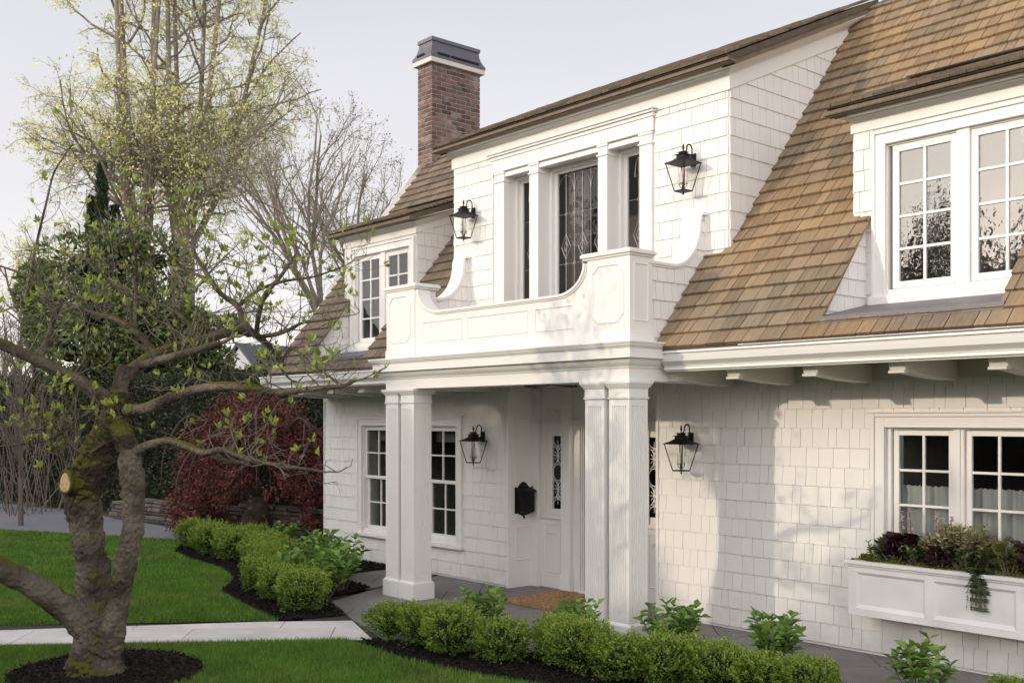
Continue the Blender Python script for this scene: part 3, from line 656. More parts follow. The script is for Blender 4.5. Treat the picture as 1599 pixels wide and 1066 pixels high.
# ---------------------------------------------------------------- porch: columns, entablature, balcony
FX0, FX1, FY = -10.633, -6.668, -1.46
def fluted(mb, cx, cy, a, z0, z1, n=7):
    """square shaft with n flutes a side"""
    m_ = .032; fw = (2 * a - 2 * m_) / n; r_ = fw * .33; pts = []
    def side(ax, ay, dx, dy, nx, ny):
        pts.append((ax, ay))
        for i in range(n):
            c = m_ + fw * (i + .5)
            for t in (0, .25, .5, .75, 1):
                th = PI_ * t; u = c - r_ * math.cos(th); dpt = r_ * 1.5 * math.sin(th)
                pts.append((ax + dx * u - nx * dpt, ay + dy * u - ny * dpt))
    side(cx - a, cy - a, 1, 0, 0, -1); side(cx + a, cy - a, 0, 1, 1, 0); side(cx + a, cy + a, -1, 0, 0, 1); side(cx - a, cy + a, 0, -1, -1, 0)
    k = len(pts); nn = len(mb.v)
    mb.v += [(x, y, z0) for x, y in pts] + [(x, y, z1) for x, y in pts]
    for i in range(k):
        j = (i + 1) % k; mb.f.append((nn + i, nn + j, nn + k + j, nn + k + i))
def column(cx):
    a = .1275; cy = FY + a
    c = empty('column', (cx, cy, 0)); c.parent = house; c.location = Vector((cx, cy, 0)) - LOC[house.name]
    s_ = MB(); fluted(s_, cx, cy, a, .285, 2.235)
    s_.frustum(cx, cy, .19, .285, a, a); s_.frustum(cx, cy, 2.235, 2.33, a, a)
    s_.build('shaft', M['paint'], c)
    b_ = MB(); b_.frustum(cx, cy, 0.0, .19, a + .027, a + .027); b_.frustum(cx, cy, .191, .215, a + .024, a + .003); b_.build('base', M['paint'], c, bevel=.003)
    k_ = MB(); k_.frustum(cx, cy, 2.30, 2.318, a + .012, a + .014); k_.frustum(cx, cy, 2.319, 2.395, a + .004, a + .004)
    k_.frustum(cx, cy, 2.396, 2.41, a + .008, a + .016); k_.frustum(cx, cy, 2.411, 2.44, a + .018, a + .036); k_.frustum(cx, cy, 2.441, 2.466, a + .040, a + .042)
    k_.build('capital', M['paint'], c, bevel=.003)
for cx in (-10.5055, -10.187, -7.115, -6.7955): column(cx)
# beam (architrave), ovolo, fascia, cornice
yw = -.002
pth = [(FX0, yw, 0), (FX0, FY, 0), (FX1, FY, 0), (FX1, yw, 0)]; outs = [(-1, 0), (-1, -1), (1, -1), (1, 0)]
def lift(z_): return [(x, y, z_) for x, y, _ in pth]
en = MB()
en.sweep(lift(2.468), outs, [(-.255, 0), (0, 0), (0, .115), (-.255, .115)])
en.sweep([(x, y, 2.468) for x, y in ((FX0 + .255, FY + .255), (FX1 - .255, FY + .255))], [(0, 1), (0, 1)], [(-.0, .0), (.02, 0), (.02, .1), (-.0, .1)])
pth2 = [(FX0, -.9, 0), (FX0, FY, 0), (FX1, FY, 0), (FX1, -.9, 0)]
def lift2(z_): return [(x, y, z_) for x, y, _ in pth2]
en.sweep(lift2(2.583), outs, [(-.1, 0), (.004, 0), (.012, .01), (.014, .02), (.03, .028), (.055, .05), (.068, .075), (.07, .09), (-.1, .09)])
en.sweep(lift2(2.674), outs, [(-.1, 0), (.115, 0), (.115, .088), (-.1, .088)])
en.sweep(lift2(2.763), outs, [(-.1, 0), (.118, 0), (.122, .012), (.135, .016), (.142, .03), (.152, .046), (.156, .05), (.156, .064), (.10, .070), (-.1, .074)])
en.build('entablature', M['paint'], house, bevel=.002)
ce = MB(); ce.box(FX0 + .01, FX1 - .01, FY + .05, .0, 2.585, 2.60); ce.box(RECL, RECR, .0, RECD + .2, 2.52, 2.60); ce.build('porch_ceiling', M['soffit'], house)
cr = MB(); cr.box(-9.6, -7.6, -.35, -.33, 2.56, 2.585); cr.build('ceiling_trim', M['soffit'], house)
# balcony parapet
pa = MB(); ZB = 2.835; zl = 3.315; zh = 3.63
PXL, PXR = -10.62, -6.66; pl1, pr0 = -10.02, -7.235
def curve(x0, z0, x1, z1, n=9):
    """concave quarter curve from (x0,z0) low, tangent horizontal, to (x1,z1) high, tangent vertical"""
    return [(x0 + (x1 - x0) * math.sin(t), z0 + (z1 - z0) * (1 - math.cos(t))) for t in np.linspace(0, PI_ / 2, n)]
TH = .12; yf = FY + .012
left = curve(-9.56, zl, pl1 + .03, zh - .02); right = curve(-7.63, zl, pr0 + .0, zh - .02)
top = left[::-1] + right
# wall below the coping, as vertical quads
pa.prism([(x, yf, z_) for x, z_ in [(pl1 - .1, ZB)] + [(pl1 - .1, zh - .02)] + top + [(pr0 + .1, zh - .02), (pr0 + .1, ZB)]], (0, TH, 0))
# corner posts
for a, b in ((PXL, pl1), (-7.07, PXR)):
    pass
pa.box(PXL, -10.045, FY, FY + .31, ZB, zh); pa.box(pr0 + .02, PXR, FY, FY + .31, ZB, zh)
pa.box(PXL - .008, -10.035, FY - .012, FY + .32, ZB, ZB + .10); pa.box(pr0 + .01, PXR + .012, FY - .012, FY + .32, ZB, ZB + .10)
pao = pa.build('balcony_parapet', M['paint'], house, bevel=.003)
cp = MB()
for a, b in ((PXL, -10.02), (pr0 - .02, PXR)):
    cp.box(a - .012, b + .012, FY - .014, FY + .325, zh + .001, zh + .022); cp.box(a - .030, b + .030, FY - .032, FY + .343, zh + .0225, zh + .055); cp.box(a - .02, b + .02, FY - .022, FY + .333, zh + .0555, zh + .066)
# coping following the curves
cv = [(x, z_) for x, z_ in top]
def coping(mb, pts3, side, w0, w1, t):
    """pts3: list of (P, normal-in-plane); side = horizontal unit vector across the wall"""
    n = len(mb.v); S = Vector(side)
    for P, Nn in pts3:
        P = Vector(P); Nn = Vector(Nn)
        for a, b in ((w0, 0), (w1, 0), (w1, t), (w0, t)): mb.v.append(tuple(P + S * a + Nn * b))
    for i in range(len(pts3) - 1):
        for j in range(4):
            q = (j + 1) % 4; mb.f.append((n + i * 4 + j, n + i * 4 + q, n + (i + 1) * 4 + q, n + (i + 1) * 4 + j))
    mb.f.append((n, n + 1, n + 2, n + 3)); e = n + (len(pts3) - 1) * 4; mb.f.append((e, e + 3, e + 2, e + 1))
def with_normals(pts, mk):
    o_ = []
    for i, p in enumerate(pts):
        a = pts[max(i - 1, 0)]; b = pts[min(i + 1, len(pts) - 1)]; t = Vector((b[0] - a[0], b[1] - a[1])).normalized(); o_.append((mk(p[0], p[1]), mk(-t[1], t[0], True)))
    return o_
mk = lambda u, v, d=False: (u, 0 if d else yf, v)
coping(cp, with_normals(top, mk), (0, 1, 0), -.028, TH + .028, .028)
coping(cp, with_normals([(x, z_) for x, z_ in top], lambda u, v, d=False: (u, 0 if d else yf - .0, v)), (0, 1, 0), -.014, TH + .014, -.016)
cp.build('parapet_coping', M['paint'], pao, bevel=.004)
# applied panel mouldings
pm = MB()
def frame2(pts, y, w=.012, t=.010, axis='y', closed=True):
    n = len(pts)
    for i in range(n):
        p, q = pts[i], pts[(i + 1) % n]
        if axis == 'y': pm.tube([(p[0], y, p[1]), (q[0], y, q[1])], w, 6)
        else: pm.tube([(y, p[0], p[1]), (y, q[0], q[1])], w, 6)
for a, b in ((-9.90, -9.17), (-9.07, -8.09), (-7.97, -7.42)): frame2([(a, 3.0), (b, 3.0), (b, 3.225), (a, 3.225)], yf - .001, .008)
def canted(a, b, z0, z1, c=.075):
    frame2([(a + c, z0), (b - c, z0), (b, z0 + c), (b, z1 - c), (b - c, z1), (a + c, z1), (a, z1 - c), (a, z0 + c)], FY - .001, .009)
canted(-10.56, -10.13, 3.02, 3.56); canted(-7.14, -6.74, 3.02, 3.56)
frame2([(FY + .06, 3.03), (FY + .25, 3.03), (FY + .25, 3.56), (FY + .06, 3.56)], PXR + .001, .008, axis='x')
pm.build('panel_moulding', M['paint'], pao)
# side wings sweeping up to the dormer
def wing(x_in, x_out, face):
    wq = MB(); prof = [(FY + .25, zh - .055), (-.84, zh - .055)] + [(-.84 + (.425) * math.sin(t), (zh - .055) + (.50) * (1 - math.cos(t))) for t in np.linspace(0.05, PI_ / 2, 12)] + [(YB, zh + .46)]
    lo = [(YB, 2.85), (FY + .25, 2.85)]
    x0_, x1_ = min(x_in, x_out), max(x_in, x_out)
    wq.prism([(x0_, a, b) for a, b in prof[:-1] + [(-.415, zh + .45), (YB, zh + .45)] + lo], (x1_ - x0_, 0, 0))
    wo_ = wq.build('balcony_side_wall', M['paint'], house)
    c_ = MB(); pts = prof[:-1]
    mk2 = lambda u, v, d=False: (0 if d else x0_, u, v)
    coping(c_, with_normals(pts + [(-.402, zh + .50)], mk2), (1, 0, 0), -.03, (x1_ - x0_) + .03, .03)
    coping(c_, with_normals(pts + [(-.402, zh + .48)], mk2), (1, 0, 0), -.018, (x1_ - x0_) + .018, -.018)
    c_.box(x0_ - .035, x1_ + .035, -.415, YB + .0, zh + .50, zh + .53); c_.box(x0_ - .0, x1_ + .0, -.40, YB, zh + .44, zh + .50)
    c_.build('coping', M['paint'], wo_, bevel=.003)
    for nx, xx in ((1, x1_ + .001), (-1, x0_ - .001)):
        s_ = MB()
        regs = [rect(FY + .31, -.97, -.84, zh - .075 - 3.78)]
        q = [(a, b) for a, b in prof[1:-1]]
        for i in range(len(q) - 1): regs.append([(q[i][0], -.97), (q[i + 1][0], -.97), (q[i + 1][0], q[i + 1][1] - 3.80), (q[i][0], q[i][1] - 3.80)])
        regs.append(rect(q[-1][0], -.97, YB - .03, zh + .43 - 3.78))
        shingles(s_, (xx, 0, 3.78), (0, 1, 0), (0, 0, 1), (nx, 0, 0), regs, expo=.183 * .98, wmin=.09, wmax=.15, t0=.016, t1=.003, seed=71, backing=False)
        s_.build('side_wall_shingles', M['siding'], wo_)
    cbd = MB(); cbd.box(x0_ - .02, x1_ + .02, YB - .035, YB - .0015, 3.0, zh + .50); cbd.build('end_board', M['paint'], wo_, bevel=.003)
wing(-6.86, -6.685, 1); wing(-10.44, -10.61, 1)
dk = MB(); dk.box(-10.5, -6.8, FY + .1, YB + .3, 2.84, 2.88); dk.build('balcony_floor', M['lead'], house)

# ---------------------------------------------------------------- entry recess
rc = MB()
rc.box(RECL - .15, RECL, .251, RECD + .1, 0, 2.52); rc.box(RECR, RECR + .15, .251, RECD + .1, 0, 2.52)
rc.box(RECL, -9.78, RECD, RECD + .1, 0, 2.52); rc.box(-9.44, -9.20, RECD, RECD + .1, 0, 2.52); rc.box(-8.43, -8.19, RECD, RECD + .1, 0, 2.52); rc.box(-7.85, RECR, RECD, RECD + .1, 0, 2.52)
for a, b in ((-9.78, -9.44), (-8.19, -7.85)): rc.box(a, b, RECD, RECD + .1, 0, .92); rc.box(a, b, RECD, RECD + .1, 1.98, 2.52)
rc.box(-9.20, -8.43, RECD, RECD + .1, 2.06, 2.52)
rco = rc.build('entry_surround', M['paint'], house)
pi = MB()
for a, b in ((-10.03, -9.90), (-9.485, -9.32), (-8.31, -8.145), (-7.73, -7.60)):
    pi.box(a, b, RECD - .055, RECD - .001, .20, 2.50); pi.box(a - .0, b + .012, RECD - .075, RECD - .001, 0, .199); pi.box(a, b + .01, RECD - .07, RECD - .001, 2.30, 2.325)
pi.build('entry_pilaster', M['paint'], rco, bevel=.004)
et = MB()
for a, b in ((-9.88, -9.50), (-8.13, -7.75)):
    et.box(a, b, RECD - .05, RECD - .001, 2.055, 2.085); et.box(a, b, RECD - .03, RECD - .001, .87, .91)
    et.box(a, a + .05, RECD - .012, RECD - .001, .91, 2.055); 
    for p, q in (((a + .05, .20), (b - .05, .20)), ((b - .05, .20), (b - .05, .80)), ((b - .05, .80), (a + .05, .80)), ((a + .05, .80), (a + .05, .20))): et.tube([(p[0], RECD - .002, p[1]), (q[0], RECD - .002, q[1])], .009, 5)
    # a carved ribbon in the panels
    for zc in (.68, 2.22):
        et.tube([(a + .10, RECD - .004, zc - .02), (a + .13, RECD - .008, zc + .02), (a + .17, RECD - .008, zc + .012), (a + .23, RECD - .008, zc + .012), (a + .27, RECD - .008, zc - .015)], .008, 5)
et.box(-9.32, -8.31, RECD - .05, RECD - .001, 2.06, 2.10)
et.build('entry_trim', M['paint'], rco, bevel=.002)
# panels on the recess side wall
sp = MB()
def rectx(x, y0, y1, z0, z1, r_=.008):
    for p, q in (((y0, z0), (y1, z0)), ((y1, z0), (y1, z1)), ((y1, z1), (y0, z1)), ((y0, z1), (y0, z0))): sp.tube([(x, p[0], p[1]), (x, q[0], q[1])], r_, 5)
sp.box(RECL, RECL + .006, .0, RECD, 0, 2.52)
rectx(RECL + .008, .09, .33, .34, .76); rectx(RECL + .008, .09, .33, .86, 2.12, .006); sp.box(RECL + .006, RECL + .02, .07, .35, 2.13, 2.15)
sp.build('side_panel', M['paint'], rco)
for a0 in (-9.78, -8.19):
    b0_ = a0 + .34
    sl_ = empty('sidelight', (a0, RECD, .92)); sl_.parent = house; sl_.location = Vector((a0, RECD, .92)) - LOC[house.name]
    fm, gl = MB(), MB(); window_unit(fm, gl, a0, b0_, .92, 1.98, RECD + .01, 1, 1, stile=.075); fm.build('frame', M['paint'], sl_, bevel=.003); gl.build('glass', M['glass'], sl_)
    tr = MB(); cx = a0 + .17; yy = RECD + .018
    def arc(cx_, cz_, rx, rz, t0_, t1_, n=12, r_=.006): tr.tube([(cx_ + rx * math.cos(t), yy, cz_ + rz * math.sin(t)) for t in np.linspace(t0_, t1_, n)], r_, 5)
    zc = 1.45; g0, g1 = 1.0, 1.90
    arc(cx, zc, .085, .10, 0, 2 * PI_, 20)
    for sgn in (1, -1):
        arc(cx, zc + sgn * .42, .085, .09, 0, 2 * PI_, 18); arc(cx, zc + sgn * .30, .022, .03, 0, 2 * PI_, 10)
        for s2 in (-1, 1):
            tr.tube([(cx + s2 * .09 * (1 - math.sin(t)) , yy, zc + sgn * (.21 + .12 * (-math.cos(t)))) for t in np.linspace(0, PI_ / 2, 8)], .006, 5)
            tr.tube([(cx + s2 * .09 * (1 - math.sin(t)), yy, zc + sgn * (.21 + .12 * math.cos(t))) for t in np.linspace(0, PI_ / 2, 8)], .006, 5)
        tr.tube([(cx - .09, yy, zc + sgn * .21), (cx + .09, yy, zc + sgn * .21)], .006, 5); tr.tube([(cx, yy, zc + sgn * .10), (cx, yy, zc + sgn * .40)], .005, 5)
        tr.tube([(cx - .05, yy, zc + sgn * .16), (cx + .05, yy, zc + sgn * .26)], .005, 5); tr.tube([(cx + .05, yy, zc + sgn * .16), (cx - .05, yy, zc + sgn * .26)], .005, 5)
    tr.build('tracery', M['paint'], sl_, smooth=True)
    room(a0 - .02, b0_ + .02, .85, 2.05, RECD + .1, .5, sl_, m='dark')
dd = empty('door', (-8.815, RECD, 0)); dd.parent = house; dd.location = Vector((-8.815, RECD, 0)) - LOC[house.name]
jm = MB()
for a, b, y in ((-9.20, -9.185, -.02), (-9.185, -9.17, .0), (-9.17, -9.155, .02)):
    jm.box(a, b, RECD + y, RECD + .12, .04, 2.06); jm.box(-17.63 - b, -17.63 - a, RECD + y, RECD + .12, .04, 2.06)
jm.box(-9.14, -8.49, RECD + .02, RECD + .12, 2.02, 2.06); jm.box(-9.20, -8.43, RECD - .03, RECD + .12, 0, .04); jm.build('door_frame', M['paint'], dd, bevel=.003)
dl = MB(); dl.box(-9.155, -8.475, RECD + .06, RECD + .10, .045, 2.02)
for z0_, z1_ in ((.2, .8), (.95, 1.9)): dl.box(-9.02, -8.61, RECD + .05, RECD + .061, z0_, z1_)
dl.build('door_leaf', M['doorpaint'], dd, bevel=.004)
hn = MB(); hn.tube([(-8.56, RECD + .05, .95), (-8.56, RECD + .02, .95), (-8.56, RECD + .01, .99), (-8.56, RECD + .02, 1.08), (-8.56, RECD + .05, 1.08)], .009, 6); hn.build('handle', M['bronze'], dd, smooth=True)

# ---------------------------------------------------------------- ground floor windows
def dh_window():
    x0, x1, z0, z1 = -13.47, -10.96, .43, 2.14
    w = empty('window', (x0, 0, z0)); w.parent = house; w.location = Vector((x0, 0, z0)) - LOC[house.name]; tag(w, 'triple double-hung window beside the porch columns')
    cs = MB(); casing(cs, x0, x1, .43, 2.14, -.012)
    cs.box(x0 - .02, x1 + .02, -.085, .02, .395, .435); cs.box(x0 - .02, x1 + .02, -.055, .0, 2.148, 2.162)
    ox, px = -13.355, -11.075; pit = (px - ox) / 3
    cs.box(ox, ox + .02, -.01, .1, .44, 2.03); cs.box(px - .02, px, -.01, .1, .44, 2.03); cs.box(ox, px, -.008, .1, 2.0, 2.03); cs.box(ox + .02, px - .02, -.03, .1, .436, .48)
    for i in (1, 2): cs.box(ox + pit * i - .05, ox + pit * i + .05, -.008, .09, .48, 2.0)
    cs.build('casing', M['paint'], w, bevel=.004)
    fm, gl = MB(), MB()
    for i in range(3):
        a = ox + pit * i + (.05 if i else .02); b = ox + pit * (i + 1) - (.05 if i < 2 else .02)
        window_unit(fm, gl, a, b, 1.245, 1.998, .012, 2, 2, stile=.045, munt=.02); window_unit(fm, gl, a + .002, b - .002, .482, 1.285, .052, 2, 2, stile=.05, munt=.02, bot=.07)
    fm.build('sash', M['paint'], w, bevel=.003); gl.build('glass', M['glass'], w)
    room(ox, px, .4, 2.1, .26, 1.6, w)
    lm = mat('linen_blind', (.22, .20, .17), .9)
    for a_, b_ in ((ox + .75 * 2 + .05, px - .03), (ox + .05, ox + .7)):
        cu = MB(); cu.box(a_, b_, .18, .2, 1.80, 1.98); cu.build('roman_blind', lm, w)
    cs2 = MB(); cs2.ball((-11.28, .36, .66), .13, 1.35, 10, 8); cs2.build('cushion', M['fabric'], w, smooth=True)
dh_window()
def case_window():
    x0, x1 = -5.036, -2.88
    w = empty('window', (x0, 0, .7)); w.parent = house; w.location = Vector((x0, 0, .7)) - LOC[house.name]; tag(w, 'casement window with cafe curtains above the window box')
    cs = MB(); casing(cs, x0, x1, .55, 2.155, -.012); cs.box(x0 - .03, x1 + .03, -.07, .0, 2.163, 2.18); cs.box(x0 - .03, x1 + .03, -.08, .02, .60, .66)
    ox, px = -4.92, -2.98
    cs.box(ox, ox + .045, -.004, .1, .66, 2.04); cs.box(px - .045, px, -.004, .1, .66, 2.04); cs.box(ox, px, -.002, .1, 2.02, 2.04)
    fm, gl = MB(), MB(); pit = .655
    for i in range(3):
        a = -4.868 + pit * i
        window_unit(fm, gl, a, a + .555, .69, 2.018, .03, 2, 4, stile=.05, munt=.022)
        if i < 2: cs.box(a + .557, a + .653, -.002, .09, .66, 2.02); cs.box(a + .585, a + .625, -.016, .0, .66, 2.02)
    cs.build('casing', M['paint'], w, bevel=.004)
    fm.build('sash', M['paint'], w, bevel=.003); gl.build('glass', M['glass'], w)
    room(-4.9, -3.0, .6, 2.1, .26, 1.8, w)
    cu = MB(); n = 150; xs = np.linspace(-4.9, -3.02, n); fo = [.012 * math.sin(x * 95) + .014 * math.sin(x * 53 + 1) for x in xs]
    k = len(cu.v)
    for x, f_ in zip(xs, fo): cu.v += [(x, .135 + f_, .66), (x, .135 + f_ * .7, 1.44), (x, .135 + f_ * .4, 1.465), (x, .135 + f_ * 1.2, 1.525 + .006 * math.sin(x * 130))]
    for i in range(n - 1):
        for j in range(3): cu.f.append((k + i * 4 + j, k + i * 4 + j + 1, k + (i + 1) * 4 + j + 1, k + (i + 1) * 4 + j))
    cu.build('cafe_curtain', M['curtain'], w, smooth=True)
case_window()
# dark mesh vent strip in the porch ceiling
# ---------------------------------------------------------------- chimney
ch = empty('chimney', (-14.07, 1.65, 5.6)); ch.parent = house; ch.location = Vector((-14.07, 1.65, 5.6)) - LOC[house.name]
cx0, cx1, cy0, cy1, cz0, cz1 = -14.264, -13.875, 1.65, 2.66, 5.5, 7.93
core = MB(); core.box(cx0 + .008, cx1 - .008, cy0 + .008, cy1 - .008, cz0, cz1); core.build('mortar', M['mortar'], ch)
bk_ = MB(); br = dict(expo=.0745, wmin=.205, wmax=.2051, gap=.016, t0=.008, t1=.008, vgap=.016, bond=True, backing=False)
shingles(bk_, (cx0, cy0 + .008, cz0), (1, 0, 0), (0, 0, 1), (0, -1, 0), [rect(0, 0, cx1 - cx0, cz1 - cz0)], seed=1, **br)
shingles(bk_, (cx1 - .008, cy0, cz0), (0, 1, 0), (0, 0, 1), (1, 0, 0), [rect(0, 0, cy1 - cy0, cz1 - cz0)], seed=2, **br)
shingles(bk_, (cx0 + .008, cy0, cz0), (0, 1, 0), (0, 0, 1), (-1, 0, 0), [rect(0, 0, cy1 - cy0, cz1 - cz0)], seed=3, **br)
shingles(bk_, (cx0, cy1 - .008, cz0), (1, 0, 0), (0, 0, 1), (0, 1, 0), [rect(0, 0, cx1 - cx0, cz1 - cz0)], seed=4, **br)
bk_.build('brickwork', M['brick'], ch)
cc = MB(); cc.box(cx0 - .06, cx1 + .06, cy0 - .06, cy1 + .06, 7.93, 8.01); cc.build('stone_band', mat('white_stone_band', (.6, .58, .55), .7, vary=.1), ch, bevel=.006)
cl2 = MB(); mx_, my_ = (cx0 + cx1) / 2, (cy0 + cy1) / 2; hx, hy = (cx1 - cx0) / 2 + .065, (cy1 - cy0) / 2 + .065
prev = None
for i, (ins, z_) in enumerate(((0, 8.011), (-.004, 8.05), (.025, 8.09), (.052, 8.15), (.072, 8.22), (.08, 8.30))):
    if prev: cl2.frustum(mx_, my_, prev[1], z_, hx - prev[0], hx - ins, hy - prev[0], hy - ins)
    prev = (ins, z_)
cl2.box(mx_ - hx + .06, mx_ + hx - .06, my_ - hy + .06, my_ + hy - .06, 8.301, 8.36)
cl2.build('metal_cap', M['lead'], ch)
vt = MB()
vt.box(mx_ - .12, mx_ + .06, my_ - hy - .012, my_ - hy + .06, 8.065, 8.095)
vt.box(mx_ + hx - .06, mx_ + hx + .012, my_ - hy + .14, my_ - hy + .38, 8.065, 8.095); vt.box(mx_ + hx - .06, mx_ + hx + .012, my_ - hy + .42, my_ + hy - .14, 8.065, 8.095)
vt.build('vent_slot', M['dark'], ch)
# ================================================================== LANTERNS
def make_lantern():
    t = empty('wall_lantern'); cy = -.165
    b = MB(); b.box(-.032, .032, -.018, 0, -.06, .07); b.box(-.024, .024, -.03, -.018, -.05, .06); b.ball((0, -.04, -.005), .022); b.build('wall_plate', M['black'], t, bevel=.004)
    a = MB(); pts = [(0, -.03, .04)]
    for th in np.linspace(-.1, PI_ + .25, 14): pts.append((0, -.072 + .042 * math.cos(th) , .105 + .048 * math.sin(th)))
    pts += [(0, -.128, .075), (0, -.142, .058), (0, cy + .014, .045)]
    a.tube(pts, .0075, 7); a.build('arm', M['black'], t, smooth=True)
    r = MB(); A = .128
    r.frustum(0, cy, -.052, -.044, A + .006, A + .006); r.frustum(0, cy, -.0435, -.022, A, .082); r.frustum(0, cy, -.0215, .0, .082, .056); r.frustum(0, cy, .0005, .03, .050, .048)
    r.frustum(0, cy, .0305, .038, .066, .060); r.frustum(0, cy, .0385, .058, .034, .030); r.frustum(0, cy, .0585, .066, .050, .030)
    r.build('roof', M['black'], t, bevel=.002)
    f = MB(); f.tube([(0, cy, .066), (0, cy, .085), (0, cy, .10), (0, cy, .115), (0, cy, .135), (0, cy, .15)], [.006, .006, .013, .010, .007, .001], 8); f.build('finial', M['black'], t, smooth=True)
    c = MB(); B = .062; zt, zb = -.052, -.325
    for sx in (-1, 1):
        for sy in (-1, 1): c.tube([(sx * A * .96, cy + sy * A * .96, zt), (sx * B, cy + sy * B, zb)], .0052, 4)
    for (p, q) in (((-B, -B), (B, -B)), ((B, -B), (B, B)), ((B, B), (-B, B)), ((-B, B), (-B, -B))): c.tube([(p[0], cy + p[1], zb), (q[0], cy + q[1], zb)], .0065, 4)
    c.box(-B, B, cy - B, cy + B, zb - .006, zb - .001); c.tube([(0, cy, zb), (0, cy, zb - .015), (0, cy, zb - .028), (0, cy, zb - .04)], [.008, .005, .010, .002], 8)
    c.build('cage', M['black'], t)
    g = MB(); a_, b_ = A * .95, B * .98
    for (sx, sy) in (((-1, 1), (-1, -1)), ((-1, 1), (1, 1)), ((-1, -1), (-1, 1)), ((1, 1), (-1, 1))):
        g.poly([(sx[0] * a_, cy + sy[0] * a_, zt), (sx[1] * a_, cy + sy[1] * a_, zt), (sx[1] * b_, cy + sy[1] * b_, zb), (sx[0] * b_, cy + sy[0] * b_, zb)])
    g.build('glass', M['lampglass'], t)
    k = MB(); k.tube([(0, cy, -.05), (0, cy, -.31)], .004, 6)
    cn = MB()
    for i in range(4):
        w = i * PI_ / 2 + .4; dx, dy = math.cos(w) * .036, math.sin(w) * .036
        k.tube([(0, cy, -.28), (dx * .6, cy + dy * .6, -.295), (dx, cy + dy, -.275), (dx, cy + dy, -.255)], .004, 5); k.frustum(dx, cy + dy, -.257, -.252, .009, .011)
        cn.tube([(dx, cy + dy, -.252), (dx, cy + dy, -.175)], .0065, 6); cn.tube([(dx, cy + dy, -.175), (dx, cy + dy, -.155), (dx, cy + dy, -.13)], [.005, .008, .001], 6)
    k.build('candle_holder', M['bronze'], t); cn.build('candle', M['candle'], t, smooth=True)
    return t
LG = 'black carriage lanterns on the house walls'
lan = make_lantern(); tag(lan, 'black wall lantern on the shingles between porch column and window box', 'wall lantern', LG)
place(lan, (-7.116, -.019, 1.905))
for loc, lab in (((-10.534, -.019, 1.885), 'black wall lantern beside the mailbox, under the porch roof'), ((-6.82, YB - .02, 4.70), 'black lantern high on the dormer to the right of the leaded windows'), ((-10.327, YB - .02, 4.69), 'black lantern high on the dormer to the left of the leaded windows')):
    place(copy_tree(lan), loc, label=lab, group=LG)
# ================================================================== MAILBOX (on the recess side wall, facing +X)
mbx = empty('mailbox', (RECL, .21, 1.1)); tag(mbx, 'black cast metal wall mailbox beside the front door', 'mailbox')
b = MB(); xw = RECL + .008
prof = [(.075, .93), (.21, .875), (.345, .93), (.345, 1.245), (.075, 1.245)]
b.prism([(xw, y, z_) for y, z_ in [(.10, .955), (.21, .915), (.32, .955), (.32, 1.20), (.10, 1.20)]], (.10, 0, 0)); b.build('box', M['black'], mbx, bevel=.006)
p_ = MB(); p_.prism([(xw, y, z_) for y, z_ in [(.07, .95), (.09, .935), (.19, .90), (.21, .88), (.23, .90), (.33, .935), (.35, .95), (.35, 1.24), (.33, 1.25), (.30, 1.255), (.27, 1.29), (.24, 1.315), (.21, 1.325), (.18, 1.315), (.15, 1.29), (.12, 1.255), (.09, 1.25), (.07, 1.24)]], (.015, 0, 0))
for y, z_ in ((.07, .94), (.35, .94), (.07, 1.25), (.35, 1.25), (.21, .875)): p_.ball((xw + .02, y, z_), .014)
p_.build('back_plate', M['black'], mbx)
l_ = MB(); l_.prism([(xw, .085, 1.201), (xw + .125, .085, 1.201), (xw + .10, .085, 1.225), (xw + .02, .085, 1.245), (xw, .085, 1.245)], (0, .25, 0)); l_.build('lid', M['black'], mbx, bevel=.004)
e_ = MB()
for i in range(20):
    w0, w1 = i * PI_ / 10, (i + 1) * PI_ / 10; e_.tube([(xw + .102, .21 + .035 * math.cos(w0), 1.09 + .042 * math.sin(w0)), (xw + .102, .21 + .035 * math.cos(w1), 1.09 + .042 * math.sin(w1))], .004, 4)
e_.ball((xw + .102, .21, 1.09), .016); e_.build('emblem', M['black'], mbx)
hl = MB(); hl.tube([(xw + .025, .21, 1.283), (xw + .026, .21, 1.283)], .013, 10); hl.build('keyhole', M['bronze'], mbx)
# ceiling fixture
cf = empty('ceiling_light', (-8.2, -1.0, 2.58)); tag(cf, 'thin dark square light fixture on the porch ceiling', 'ceiling light')
c_ = MB()
for x0_, x1_, y0_, y1_ in ((-8.42, -8.02, -1.20, -1.185), (-8.42, -8.02, -.815, -.80), (-8.42, -8.405, -1.185, -.815), (-8.035, -8.02, -1.185, -.815)): c_.box(x0_, x1_, y0_, y1_, 2.455, 2.469)
for x, y in ((-8.41, -1.19), (-8.03, -1.19), (-8.03, -.81), (-8.41, -.81)): c_.tube([(x, y, 2.47), (x, y, 2.585)], .005, 4)
c_.build('frame', M['black'], cf); d_ = MB(); d_.box(-8.40, -8.04, -1.18, -.82, 2.458, 2.466); d_.build('diffuser', mat('frosted_glass', (.5, .48, .44), .5), cf)
# ================================================================== DOORMAT
dm = empty('doormat', (-8.8, -.3, .0)); tag(dm, 'braided brown coir rope mat lying before the front door', 'doormat')
m_ = MB(); m_.box(-9.27, -8.13, -.74, .14, .006, .024); m_.build('backing', M['coir'], dm)
m_ = MB()
for i in range(15):
    y = -.715 + i * .060
    for j in range(30):
        x = -9.25 + j * .0385; s_ = 1 if (i % 2) else -1
        m_.tube([(x - .02, y - .022 * s_, .02), (x, y, .044), (x + .028, y + .022 * s_, .02)], [.012, .019, .012], 5)
m_.build('rope', M['coir'], dm, smooth=True)
